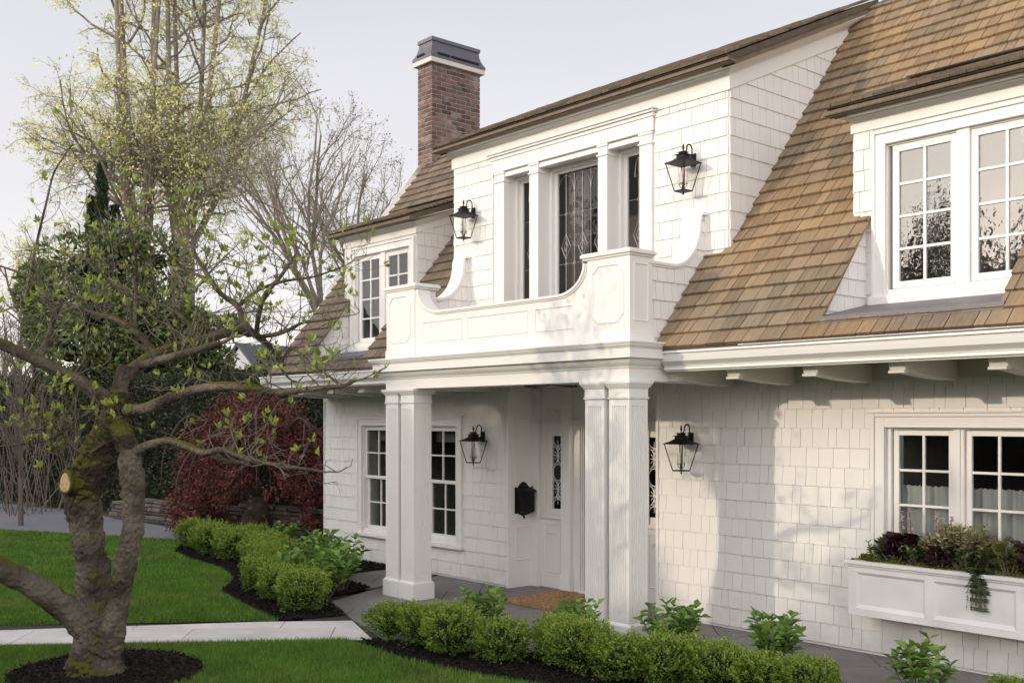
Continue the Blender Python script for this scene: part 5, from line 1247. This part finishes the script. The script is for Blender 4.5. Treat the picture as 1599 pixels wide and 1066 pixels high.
ct = MB(); cd_ = (U3(104, 757, 8.62) - U3(140, 757, 8.78)).normalized(); p0 = U3(104, 753, 8.645); ct.tube([tuple(p0), tuple(p0 + cd_ * .012)], .086, 24); ct.build('cut_end', M['cut'], mg)
rg = MB(); e1 = cd_.cross(Vector((0, 0, 1))).normalized(); e2 = cd_.cross(e1)
rg.tube([tuple(p0 + cd_ * .004 + (e1 * math.cos(w) + e2 * math.sin(w)) * (.090 + .005 * math.sin(3 * w))) for w in np.linspace(0, 2 * PI_, 26)], .016, 8); rg.build('callus_rim', M['mosstrunk'], mg, smooth=True)
limbs = []
lb = MB()
def limb(P, W_, sides=14, amp=.12):
    pts, rr = gnarl(lb, P, [max(S(w * .88), .0028) for w in W_], sides, amp, 12, 8, cap=True); limbs.append((pts, rr)); return pts
limb([q(186, 625), q(188, 605), q(193, 585), q(196, 570)], [36, 26, 26, 22], 16, .12)
limb([q(182, 632), q(150, 612, 8.7), q(118, 592, 8.6), q(85, 575, 8.5), q(45, 556, 8.4), q(0, 536, 8.3), q(-60, 520, 8.2), q(-130, 500, 8.1)], [30, 28, 22, 21, 20, 19, 17, 14])
limb([q(192, 590), q(215, 572, 8.9), q(243, 553, 9.0), q(275, 542, 9.1), q(310, 532, 9.2), q(345, 522, 9.25), q(385, 518, 9.3), q(405, 526, 9.3), q(425, 545, 9.35), q(440, 565, 9.4), q(442, 578, 9.4)], [24, 24, 22, 20, 18, 17, 16, 12, 10, 9, 7])
limb([q(215, 572, 8.9), q(250, 562, 8.8), q(300, 548, 8.7), q(345, 536, 8.7)], [16, 15, 13, 10])
limb([q(395, 520, 9.3), q(380, 500, 9.35), q(372, 478, 9.35), q(345, 458, 9.4), q(325, 430, 9.4), q(305, 395, 9.4), q(300, 370, 9.4)], [14, 12, 12, 10, 9, 6, 4])
limb([q(400, 525, 9.3), q(405, 490, 9.25), q(415, 460, 9.2), q(440, 430, 9.2), q(460, 400, 9.15)], [10, 9, 9, 7, 4])
limb([q(198, 640, 8.75), q(225, 638, 8.6), q(265, 622, 8.5), q(310, 607, 8.4), q(360, 602, 8.3), q(395, 607, 8.25), q(440, 612, 8.2), q(495, 606, 8.1), (q(535, 602, 8.05)), q(556, 594, 8.0)], [22, 20, 18, 17, 15, 13, 11, 9, 7, 4])
limb([q(205, 708, 8.65), q(232, 695, 8.55), q(262, 688, 8.5), q(290, 695, 8.45), q(318, 706, 8.4), q(345, 702, 8.38), q(372, 710, 8.35), q(400, 720, 8.3), q(445, 727, 8.25), q(500, 735, 8.2)], [18, 15, 13, 13, 12, 11, 9, 8, 7, 4])
limb([q(318, 706, 8.4), q(345, 716, 8.45), q(375, 722, 8.5), q(410, 716, 8.5)], [9, 8, 6, 4])
limb([q(60, 562, 8.45), q(75, 530, 8.5), q(85, 495, 8.55), q(95, 470, 8.55), q(70, 455, 8.6), q(40, 430, 8.6), q(0, 415, 8.6)], [13, 11, 9, 7, 6, 5, 3], 10)
limb([q(40, 470, 8.6), q(47, 430, 8.55), q(60, 370, 8.5), q(72, 320, 8.5), q(84, 272, 8.5), q(100, 245, 8.5), q(114, 225, 8.5)], [5, 5, 4.5, 4, 3.6, 3, 2], 8, .05)
limb([q(245, 553, 9.0), q(215, 520, 9.0), q(185, 500, 8.95), q(150, 490, 8.9), q(120, 480, 8.9), q(85, 492, 8.9)], [14, 12, 11, 9, 7, 4], 10)
limb([q(210, 510, 9.0), q(212, 470, 9.0), q(214, 430, 8.95), q(210, 385, 8.9), q(195, 335, 8.8), q(170, 280, 8.75), q(148, 228, 8.7), q(125, 212, 8.7), q(106, 204, 8.7)], [8, 7, 6.5, 5.5, 5, 4.5, 4, 3, 2], 8, .05)
limb([q(310, 532, 9.2), q(290, 500, 9.2), q(262, 480, 9.2), (q(230, 470, 9.15)), q(190, 455, 9.1), q(160, 430, 9.1), q(130, 400, 9.1)], [9, 8, 7, 6, 5, 4, 3], 8)
limb([q(372, 478, 9.35), q(400, 455, 9.4), q(440, 440, 9.45), q(490, 432, 9.5), q(540, 415, 9.5)], [8, 7, 6, 4, 2.5], 8)
limb([q(345, 458, 9.4), q(330, 440, 9.4), q(290, 420, 9.4), q(262, 395, 9.35), q(240, 360, 9.3), q(225, 335, 9.3)], [7, 6, 6, 5, 4, 3], 8)
limb([q(150, 612, 8.7), q(140, 640, 8.5), q(120, 655, 8.4), q(90, 680, 8.35), q(60, 690, 8.3), q(10, 695, 8.3)], [6, 5, 4, 4, 3.5, 3], 8)
limb([q(165, 690, 8.7), (q(140, 705, 8.5)), q(118, 700, 8.45), q(92, 672, 8.4), q(70, 650, 8.4), q(20, 620, 8.4)], [6, 5, 5, 5, 4, 3], 8)
limb([q(110, 730, 8.65), q(95, 710, 8.6), q(82, 695, 8.55), q(80, 668, 8.5)], [7, 6, 4, 2], 8)
limb([q(440, 565, 9.4), q(455, 545, 9.3), q(480, 560, 9.2), q(512, 585, 9.1), (q(530, 598, 9.05))], [6, 5, 4, 4, 2], 8)
limb([q(405, 526, 9.3), q(440, 520, 9.2), q(470, 505, 9.1), q(500, 500, 9.1), q(548, 492, 9.0)], [8, 7, 6, 4, 2.5], 8)
lb.build('limb', M['magbark'], mg, smooth=True)
tw = MB(); P_, D_ = [], []
def twig(p, d, L_, r_, lv):
    n = 5; pts = [np.array(p, float)]; dv = np.array(d, float)
    for i in range(n):
        dv = dv / (np.linalg.norm(dv) + 1e-9) + rng.normal(size=3) * .30 + np.array([0, 0, .10]); pts.append(pts[-1] + dv / np.linalg.norm(dv) * L_ / n)
    tw.tube([tuple(v) for v in pts], list(np.linspace(r_, r_ * .5, n + 1)), 5 if r_ > .004 else 4, caps=False)
    if lv > 0:
        for j in range(rng.integers(2, 4)):
            i = rng.integers(1, n + 1); rv = rng.normal(size=3); rv[2] *= .7
            twig(pts[i], dv * .5 + rv * .8, L_ * rng.uniform(.45, .8), max(r_ * .6, .0022), lv - 1)
    else:
        if rng.random() < .30:
            k = rng.integers(3, 6)
            for j in range(k): P_.append(pts[-1] + rng.normal(size=3) * .006); v = rng.normal(size=3) * .6 + dv * .5; v[2] += .8; D_.append(v)
for li, (pts, rr) in enumerate(limbs):
    if li == 0: continue
    Ltot = sum((pts[i + 1] - pts[i]).length for i in range(len(pts) - 1)); nt = int(Ltot * 15)
    if li in (1,): nt = int(nt * .5)
    if li == 6: nt = int(nt * .45)
    if li in (7, 8): nt = int(nt * .7)
    if li in (10, 12): nt = 3
    for j in range(nt):
        i = int(rng.uniform(.25, 1) * (len(pts) - 1)); r_ = rr[min(i, len(rr) - 1)]
        rv = rng.normal(size=3); rv[2] = abs(rv[2]) * .8 + (.25 if li not in (7, 8) else .1)
        twig(pts[i], rv, rng.uniform(.20, .52), min(max(r_ * .36, .003), .0060), 2 if rng.random() < .62 else 1)
    twig(pts[-1], np.array(pts[-1] - pts[-3]), .22, max(rr[-1] * .8, .003), 1)
tw.build('twig', M['twig'], mg)
b_ = np.array(base)
leaves('foliage', np.array(P_) - b_, np.array(D_), .064, .50, M['magleaf'], mg, origin=base, rng=rng, fold=.12, curl=.2)

# ---- two tall lime trees behind
def tall_tree(px, d, label, seed, forks, top, spreadpx):
    rng = np.random.default_rng(seed); b = U3(px, 700, d); b.z = 0; t = empty('lime_tree', b); tag(t, label, 'tree', None)
    s = MB(); tips = []; sc = d / 35
    zf = 2.1 + (656 - 385) * d / 1654
    prm = {'s': 1.6 * sc, 1: (7, .16, .035, 9, .52, .95), 2: (5, .20, .0, 6, .5, .75), 3: (4, .26, -.02, 3, .5, .7), 4: (3, .3, -.03, 0, 0, 0)}
    s.tube([tuple(b), (b.x, b.y, zf * .5), (b.x, b.y, zf)], [.48 * sc, .42 * sc, .40 * sc], 12)
    rt = Vector((sa_, ca_, 0))
    for (off, wpx, lean, back) in forks:
        q0 = Vector((b.x, b.y, zf - .5)); o1 = rt * (off * d / 1654) + Vector((-back * .5, back, 0)); zt = top
        P = [q0, q0 + o1 * .7 + Vector((0, 0, 1.2)), q0 + o1 * 1.0 + Vector((0, 0, 3)) + rt * lean * .2, q0 + o1 * 1.1 + rt * lean * .55 + Vector((0, 0, zt * .55)), q0 + o1 * 1.2 + rt * lean + Vector((0, 0, zt))]
        pts = catmull(P, 6); rr = list(np.linspace(wpx * d / 1654 / 2, .05, len(pts))); s.tube([tuple(v) for v in pts], rr, 8)
        for j in range(15):
            i = int(rng.uniform(.30, 1) * (len(pts) - 1)); a = rng.uniform(0, 2 * PI_); f_ = i / len(pts)
            dv = np.array([math.cos(a), math.sin(a), rng.uniform(.25, .9)]) ; sprout(s, rng, np.array(pts[i]), dv, (4.7 - 1.6 * f_) * sc * rng.uniform(.6, 1.1), .050 * sc, 1, {k: v for k, v in prm.items()}, tips)
    for j in range(2):          # low arching boughs
        a = rng.uniform(0, 2 * PI_); sprout(s, rng, np.array([b.x, b.y, zf * rng.uniform(.5, 1)]), np.array([math.cos(a), math.sin(a), .45]), 4.6 * sc, .08 * sc, 1, {**prm, 1: (7, .16, -.02, 9, .5, .9)}, tips)
    s.build('trunk', M['bark'], t)
    leafy_tips('foliage', tips, rng, 1, .10 * sc, M['limeleaf'], t, np.array(b), spread=.10, keep=.42)
    cl_ = [(np.array([b.x + rng.normal() * .42, b.y + rng.normal() * .42, zf * rng.uniform(.5, 1.15)]), np.array([0, 0, 1])) for _ in range(600)]
    leafy_tips('shoot_leaves', cl_, rng, 1, .12 * sc, M['limeleaf'], t, np.array(b), spread=.1)
    return t
tall_tree(222, 35, 'tall lime tree with several upright trunks, the left one, coming into leaf', 3, [(-26, 17, -.5, .3), (-8, 14, -.3, -.5), (3, 17, .1, .3), (10, 13, .9, -.3)], 13, 0)
tall_tree(285, 36, 'tall lime tree with a cluster of upright trunks, right of the first', 4, [(-10, 14, -.4, .3), (0, 16, -.1, -.5), (10, 15, .4, .3), (22, 15, 1.3, -.2), (30, 12, 2.6, .4)], 13, 0)
def bare_tree(px, d, h, seed, label, n, leafm, keep, spread=.55, per=1):
    rng = np.random.default_rng(seed); b = U3(px, 700, d); b.z = 0; t = empty('bare_tree', b); tag(t, label, 'tree')
    s = MB(); tips = []; sc = d / 30
    prm = {'s': 1.5 * sc, 1: (6, .13, .06, 8, .55, .55), 2: (5, .16, .05, 6, .55, .6), 3: (4, .2, .04, 4, .5, .6), 4: (3, .22, .03, 0, 0, 0)}
    s.tube([tuple(b), (b.x, b.y, h * .45)], [.22 * sc, .16 * sc], 10)
    for j in range(n):
        a = rng.uniform(0, 2 * PI_); sprout(s, rng, np.array([b.x, b.y, h * rng.uniform(.38, .46)]), np.array([math.cos(a) * spread, math.sin(a) * spread, 1]), h * .50 * rng.uniform(.8, 1.05), .065 * sc, 1, prm, tips)
    s.build('trunk', M['bark'], t)
    if keep: leafy_tips('foliage', tips, rng, per, .06 * sc, leafm, t, np.array(b), spread=.06, keep=keep)
    return t
bare_tree(503, 30, 11.3, 8, 'leafless multi-trunked tree behind the left end of the roof', 9, M['oliveleaf'], .6, .5)
bare_tree(585, 42, 12.0, 9, 'bare twiggy tree behind the roof, left of the chimney', 4, M['oliveleaf'], .4, .6)
bare_tree(60, 38, 9.5, 10, 'loose yellow-green young tree at the far left', 8, M['limeleaf'], .9, .8, 1)
bare_tree(-10, 34, 6.6, 12, 'bare pinkish shrub-like tree at the left edge', 8, M['oliveleaf'], .5, .8)
0 and bare_tree(400, 34, 6.6, 13, 'bare low tree seen above the hedge, left of the roof end', 8, M['oliveleaf'], .5, .8)
# ---- evergreens
def blob_tree(name, px, d, z0, z1, wpx, seed, m, size, n, label, cat='tree', lumps=26, wid=.42, core=True, dy=None, taper=.3, corem='hedgecore'):
    rng = np.random.default_rng(seed); b = U3(px, 700, d); b.z = 0; t = empty(name, b); tag(t, label, cat)
    rx = wpx * d / 1654 / 2; P_, D_ = [], []; c = MB(); h = z1 - z0
    for k in range(lumps):
        f_ = rng.uniform(0, 1); R_ = rx * (1 - taper * f_) * math.sqrt(rng.uniform(.05, 1)) * .78; a = rng.uniform(0, 2 * PI_)
        cc_ = np.array([math.cos(a) * R_, math.sin(a) * R_ * (dy or 1), z0 + h * (.1 + .8 * f_)]); r_ = rx * rng.uniform(.22, .42)
        if core: c.ball(tuple(cc_ + np.array(b)), r_ * .30, .9, 8, 6)
        v = rng.normal(size=(n // lumps, 3)); v /= np.linalg.norm(v, axis=1, keepdims=True); rr = r_ * rng.uniform(.72, 1.12, n // lumps)
        P_.append(cc_ + v * rr[:, None] * [1, 1, .85]); D_.append(v + rng.normal(size=v.shape) * .5 + [0, 0, .1])
    s = MB(); s.tube([tuple(b), (b.x, b.y, z0 + h * .5)], [.16, .08], 8)
    for k in range(6): a = k; s.tube([(b.x, b.y, z0 * .7), (b.x + math.cos(a) * rx * .5, b.y + math.sin(a) * rx * .5, z0 + h * .6)], [.06, .02], 5)
    s.build('trunk', M['barkdark'], t)
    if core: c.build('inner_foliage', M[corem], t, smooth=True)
    leaves('foliage', np.vstack(P_), np.vstack(D_), size, wid, m, t, rng=rng)
    return t
blob_tree('evergreen_tree', 180, 29, 2.5, 7.3, 300, 3, M['evergreen'], .19, 11500, 'broad dark evergreen with long leaves behind the magnolia', lumps=30)
blob_tree('evergreen_tree', 60, 31, 4.0, 6.8, 110, 4, M['evergreen'], .17, 3600, 'smaller evergreen reaching left of the broad one', lumps=10, taper=0)
blob_tree('evergreen_tree', 325, 29, 1.6, 5.2, 130, 5, M['evergreen'], .16, 6000, 'dark evergreen bush right of the broad evergreen', lumps=16)
blob_tree('evergreen_tree', 440, 25, 1.6, 3.7, 120, 6, M['evergreen'], .13, 4000, 'low evergreen behind the red maple', lumps=12)
def cypress(px, d, ztop, wpx, seed, label):
    rng = np.random.default_rng(seed); b = U3(px, 700, d); b.z = 0; t = empty('cypress', b); tag(t, label, 'tree', 'narrow dark cypresses')
    n = 5000; f_ = rng.uniform(0, 1, n) ** .8; z_ = 3 + (ztop - 3) * f_; r_ = wpx * d / 1654 / 2 * (1 - f_ ** 2.2) * (1 + .25 * np.sin(z_ * 5 + seed)) + .05; a = rng.uniform(0, 2 * PI_, n); k = rng.uniform(.5, 1.05, n)
    c = MB(); c.tube([(b.x, b.y, 0), (b.x, b.y, 3), (b.x, b.y, ztop - .9)], [.25, .32, .04], 8); c.build('trunk', M['hedgecore'], t)
    leaves('foliage', np.stack([np.cos(a) * r_ * k, np.sin(a) * r_ * k, z_], 1), np.stack([np.cos(a) * .5, np.sin(a) * .5, np.full(n, 1.)], 1) + rng.normal(size=(n, 3)) * .3, .16, .35, M['cypress'], t, rng=rng)
cypress(160, 30, 9.3, 24, 1, 'tallest, middle cypress spire above the broad evergreen'); cypress(144, 30.3, 8.4, 18, 2, 'left cypress spire above the broad evergreen'); cypress(180, 30.5, 8.2, 20, 3, 'right cypress spire above the broad evergreen')
# ---- dark clipped hedge behind the driveway
hd_ = empty('tall_hedge', (-25, 2.0, 0)); tag(hd_, 'long dark hedge behind the driveway and the red maple', 'hedge')
hp = [(-34, -2.5), (-30, .6), (-26, 2.2), (-22, 3.2), (-17.5, 4.2), (-15.2, 4.8)]
rng = np.random.default_rng(9); c = MB(); P_, D_ = [], []
for i in range(len(hp) - 1):
    a, b = Vector((*hp[i], 0)), Vector((*hp[i + 1], 0)); t = (b - a).normalized(); nrm = Vector((t.y, -t.x, 0)); n = int((b - a).length * 2600)
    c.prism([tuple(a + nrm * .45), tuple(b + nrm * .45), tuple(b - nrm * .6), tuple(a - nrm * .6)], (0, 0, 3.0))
    u = rng.uniform(0, 1, n); face = rng.random(n) < .78
    z_ = np.where(face, rng.uniform(.1, 3.15, n), 3.1 + rng.uniform(-.06, .14, n)); o_ = np.where(face, .55 + rng.uniform(-.12, .12, n) + .1 * np.sin(u * 40) * np.cos(z_ * 4), rng.uniform(-.7, .6, n))
    pp = np.array(a) + np.outer(u, np.array(b - a)) + np.outer(o_, np.array(nrm)); pp[:, 2] = z_ + .08 * np.sin(pp[:, 0] * 3)
    P_.append(pp - [-25, 2.0, 0]); dd_ = rng.normal(size=(n, 3)) * .7 + np.array(nrm) * .7; D_.append(dd_)
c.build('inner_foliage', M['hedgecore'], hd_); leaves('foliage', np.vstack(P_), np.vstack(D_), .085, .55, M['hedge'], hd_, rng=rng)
# ivy bank under the hedge
iv = empty('ivy_bank', (-19, 1.6, 0)); tag(iv, 'dark ivy and low shrubs growing over the bank behind the stone wall', 'ivy', kind='stuff')
n = 26000; u = rng.uniform(0, 1, n); v = rng.uniform(0, 1, n)
P0 = np.outer(1 - u, [-33, -.9, 0]) + np.outer(u, [-15.3, 1.2, 0]); Q0 = np.outer(1 - u, [-31, 1.0, 0]) + np.outer(u, [-14.8, 4.2, 0]); pp = P0 * (1 - v)[:, None] + Q0 * v[:, None]
hgt = .30 + .55 * v + .22 * np.sin(pp[:, 0] * 1.7) * np.cos(pp[:, 1] * 2.3) + .12 * np.sin(pp[:, 0] * 4.1); hgt = hgt * np.clip(v * 6 + .35, 0, 1); pp[:, 2] = hgt + rng.uniform(-.12, .05, n)
leaves('leaves', pp - [-19, 1.6, 0], rng.normal(size=(n, 3)) * .6 + [.3, -.6, .4], .085, .8, M['hedge'], iv, rng=rng)
# ---- low dry stone wall
sw = empty('stone_wall', (-18, .6, 0)); tag(sw, 'low dry-stone retaining wall behind the red maple', 'stone wall')
s = MB(); rr_ = random.Random(4); W0, W1 = Vector((-22.6, -.25, 0)), Vector((-14.9, 1.1, 0)); t = (W1 - W0).normalized(); nr = Vector((t.y, -t.x, 0)); L_ = (W1 - W0).length
z_ = 0
while z_ < .52:
    h_ = rr_.uniform(.05, .10); x = -rr_.random() * .3
    while x < L_:
        w_ = rr_.uniform(.16, .52); top_ = .38 + .16 * (x / L_)
        if z_ < top_:
            a = W0 + t * x + nr * rr_.uniform(-.02, .03); k0 = len(s.v); j_ = lambda: rr_.uniform(-.012, .012)
            s.prism([tuple(a + Vector((j_(), j_(), z_ + j_() * .5))), tuple(a + t * (w_ - .018) + Vector((j_(), j_(), z_ + j_() * .5))), tuple(a + t * (w_ - .018) + Vector((j_(), j_(), z_ + h_ - .012 + j_() * .5))), tuple(a + Vector((j_(), j_(), z_ + h_ - .012 + j_() * .5)))], tuple(-nr * .3))
        x += w_
    z_ += h_
s.build('stones', M['stone'], sw, bevel=.012)
bs = MB(); bs.prism([tuple(W0 - nr * .06), tuple(W1 - nr * .06), tuple(W1 - nr * .06 + Vector((0, 0, .46))), tuple(W0 - nr * .06 + Vector((0, 0, .3)))], tuple(-nr * .2)); bs.build('backing', M['gravel'], sw)
# ---- red weeping maple
mb_ = Vector((-17.35, .30, 0)); rm = empty('japanese_maple', mb_); tag(rm, 'mounded dark red Japanese maple with weeping branches', 'tree')
rng = np.random.default_rng(14); s = MB()
gnarl(s, [mb_ + Vector((0, 0, -.1)), mb_ + Vector((0, 0, .15)), mb_ + Vector((.05, .0, .45)), mb_ + Vector((.0, .05, .7))], [.38, .26, .22, .16], 20, .25, 5, 8)
for a, x in ((.3, .5), (2.6, .6)): gnarl(s, [mb_ + Vector((math.cos(a) * .55, math.sin(a) * .55, -.05)), mb_ + Vector((math.cos(a) * .3, math.sin(a) * .3, .08)), mb_ + Vector((0, 0, .3))], [.1, .13, .16], 12, .2, 6, 6)
tips = []
for k in range(26):
    a = rng.uniform(0, 2 * PI_); R_ = rng.uniform(.5, 1.45); zt = rng.uniform(1.3, 2.35)
    P = [mb_ + Vector((0, 0, .6)), mb_ + Vector((math.cos(a) * R_ * .3, math.sin(a) * R_ * .3, zt * .7)), mb_ + Vector((math.cos(a) * R_ * .75, math.sin(a) * R_ * .75, zt)), mb_ + Vector((math.cos(a) * R_ * 1.05, math.sin(a) * R_ * 1.05, zt * .75)), mb_ + Vector((math.cos(a) * R_ * 1.12, math.sin(a) * R_ * 1.12, zt * .4))]
    pts = catmull(P, 5); s.tube([tuple(v) for v in pts], list(np.linspace(.05, .006, len(pts))), 6)
s.build('trunk', M['barkdark'], rm, smooth=True)
n = 30000; ph = rng.uniform(0, 2 * PI_, n); ct_ = rng.uniform(-.25, 1, n); th = np.arccos(ct_)
lay = .06 * np.sin(th * 14 + 3 * np.sin(ph * 3)) + .10 * np.sin(ph * 7 + th * 3) + .07 * np.sin(ph * 13)
r_ = (1 + lay) * rng.uniform(.78, 1.02, n); keepm = (noise_keep := (np.sin(ph * 5 + th * 6) + np.sin(ph * 11 - th * 9) + rng.normal(size=n) * .6) > -1.0)
pos = np.stack([np.sin(th) * np.cos(ph) * 1.5 * r_, np.sin(th) * np.sin(ph) * 1.35 * r_, .72 + np.cos(th) * 1.72 * r_ - .35 * np.sin(th) ** 3], 1)[keepm]
fc = (pos[:, 0] * .75 - pos[:, 1] * .66) / (np.hypot(pos[:, 0], pos[:, 1]) + 1e-6); gone = (fc > .72 + .1 * np.sin(pos[:, 2] * 9)) & (pos[:, 2] < 1.0 + .25 * np.sin(pos[:, 0] * 7)) & (rng.random(len(pos)) < .93)
kq = ~gone; pos = pos[kq]
pos[:, 2] = np.maximum(pos[:, 2], .12 + .3 * rng.random(len(pos)))
dd_ = np.stack([np.sin(th) * np.cos(ph), np.sin(th) * np.sin(ph), -.7 * np.sin(th)], 1)[keepm][kq] + rng.normal(size=(len(pos), 3)) * .5
leaves('foliage', pos, dd_, .085, .42, M['red'], rm, rng=rng)
# ---- sapling by the driveway
b = U3(33, 822, 21.2); b.z = 0; sp_ = empty('sapling', b); tag(sp_, 'bare young tree with many upright grey branches beside the driveway', 'tree')
s = MB(); rng = np.random.default_rng(17); s.tube([tuple(b), (b.x, b.y, 1.2), (b.x, b.y, 4.6)], [.055, .045, .012], 8)
for k in range(46):
    a = rng.uniform(0, 2 * PI_); z_ = rng.uniform(.9, 3.2); l_ = rng.uniform(1.2, 2.2) * (1 - z_ * .12); pts, dl = wander(rng, (b.x, b.y, z_), (math.cos(a) * .6, math.sin(a) * .6, 1), l_, 6, .06, .08); s.tube([tuple(v) for v in pts], list(np.linspace(.018, .004, 7)), 4, caps=False)
    for j in range(3):
        i = rng.integers(1, 6); p2, _ = wander(rng, pts[i], dl + rng.normal(size=3) * .4, l_ * .4, 4, .1, .05); s.tube([tuple(v) for v in p2], [.007, .006, .005, .004, .003], 3, caps=False)
s.build('trunk', M['twig'], sp_)
# bare brushwood behind it
b = U3(60, 760, 25); b.z = 0; bw = empty('bare_shrub', b); tag(bw, 'thicket of thin bare stems before the dark hedge at the left', 'shrub'); s = MB()
for k in range(90):
    o = np.array([rng.uniform(-2.6, 2.6) * sa_, rng.uniform(-2.6, 2.6) * ca_ * .6, 0]); pts, dl = wander(rng, np.array(b) + o, (rng.normal() * .25, rng.normal() * .25, 1), rng.uniform(1.5, 3.2), 6, .08, .03); s.tube([tuple(v) for v in pts], list(np.linspace(.014, .004, 7)), 3, caps=False)
s.build('stem', M['twig'], bw)
# ---- neighbour's house glimpsed through the branches
nb = empty('neighbour_house', U3(378, 640, 50).xy.to_3d()); tag(nb, 'pale grey gabled house glimpsed beyond the hedge', 'house')
c0 = LOC[nb.name]; w_ = MB(); w_.prism([tuple(c0 + Vector((-1.6, 0, 0))), tuple(c0 + Vector((1.2, 0, 0))), tuple(c0 + Vector((1.2, 0, 4.7))), tuple(c0 + Vector((-.2, 0, 5.6))), tuple(c0 + Vector((-1.6, 0, 4.7)))], (-1, 5, 0)); w_.build('wall', M['nbwall'], nb)
r_ = MB()
for s2 in ((-1.8, 4.6, -.2, 5.62), (1.4, 4.6, -.2, 5.62)): r_.prism([tuple(c0 + Vector((s2[0], -.2, s2[1]))), tuple(c0 + Vector((s2[2], -.2, s2[3] + .05))), tuple(c0 + Vector((s2[2], -.2, s2[3] + .15))), tuple(c0 + Vector((s2[0], -.2, s2[1] + .1)))], (-1.1, 5.4, 0))
r_.build('roof', M['nbroof'], nb)
wn_ = MB(); wn_.box(c0.x - .5, c0.x + .1, c0.y - .05, c0.y + .02, 3.6, 4.5); wn_.build('window', M['dark'], nb)

# ---- unseen garden: hedge and near trees added for shade, far trees for window reflections
sh_ = empty('unseen_shade_hedge', (-12, -17, 0)); tag(sh_, 'unseen tall hedge added on the sunward side to shade the lawn', 'hedge')
rng = np.random.default_rng(30); n = 26000; u = rng.uniform(-30, 10, n); ht = 3.72 + .30 * np.sin(u * .9) + .18 * np.sin(u * 2.3 + 1) + 2.2 / (1 + np.exp(-(u + 12.5) * 2.0))  # hedge top stepped up to shade the window box as well
z_ = rng.uniform(0, 1, n) ** .8 * ht + rng.normal(size=n) * .05; y_ = rng.uniform(-.7, .7, n)
leaves('foliage', np.stack([u + 12, y_, z_], 1), rng.normal(size=(n, 3)), .22, .6, M['hedge'], sh_, rng=rng)
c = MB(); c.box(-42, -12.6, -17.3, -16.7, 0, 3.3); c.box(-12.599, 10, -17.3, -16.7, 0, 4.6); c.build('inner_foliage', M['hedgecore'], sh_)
def shade_tree(x, y, z0, z1, rx, seed, label, n=9000, size=.26):
    rng = np.random.default_rng(seed); t = empty('offscreen_tree', (x, y, 0)); tag(t, label, 'tree'); s = MB(); s.tube([(x, y, 0), (x, y, z0 + 1), (x, y, z1 - 1)], [.3, .25, .06], 8); s.build('trunk', M['bark'], t)
    if n > 5000: c = MB(); c.ball((x, y, (z0 + z1) / 2), rx * .8, (z1 - z0) / 2 / rx * .98, 14, 10); c.build('inner_foliage', M['hedgecore'], t)  # solid core keeps sun from leaking through the near shade trees
    d = rng.normal(size=(n, 3)); d /= np.linalg.norm(d, axis=1, keepdims=True); r_ = rng.uniform(.35, 1, n) ** .5 * (1 + .2 * np.sin(d[:, 0] * 6 + seed) + .15 * np.sin(d[:, 2] * 7))
    p = d * r_[:, None] * [rx, rx, (z1 - z0) / 2] + [0, 0, (z0 + z1) / 2]; leaves('foliage', p, rng.normal(size=(n, 3)), size, .6, M['evergreen'], t, rng=rng)
shade_tree(-19.6, -17.5, .5, 8.4, 3.6, 1, 'unseen tall tree shading the left half of the house'); shade_tree(-26, -17, .5, 9.0, 4.2, 2, 'second unseen tall tree beside the added hedge'); shade_tree(-17.2, -18.5, .5, 6.8, 2.2, 3, 'lower unseen tree at the edge of the sunlit gap')
for i_, (x_, h_) in enumerate(((-52, 16.5), (-43, 15), (-35, 16), (-28, 15.5), (-20, 15), (-10, 14))): shade_tree(x_, -62 - 2 * (i_ % 2), .5, h_, 5.6, 6 + i_, ('tallest', 'narrow', 'broad', 'low', 'rounded', 'last')[i_] + ' tree of the distant row behind the garden, mirrored in the dormer windows', 4800, .7)
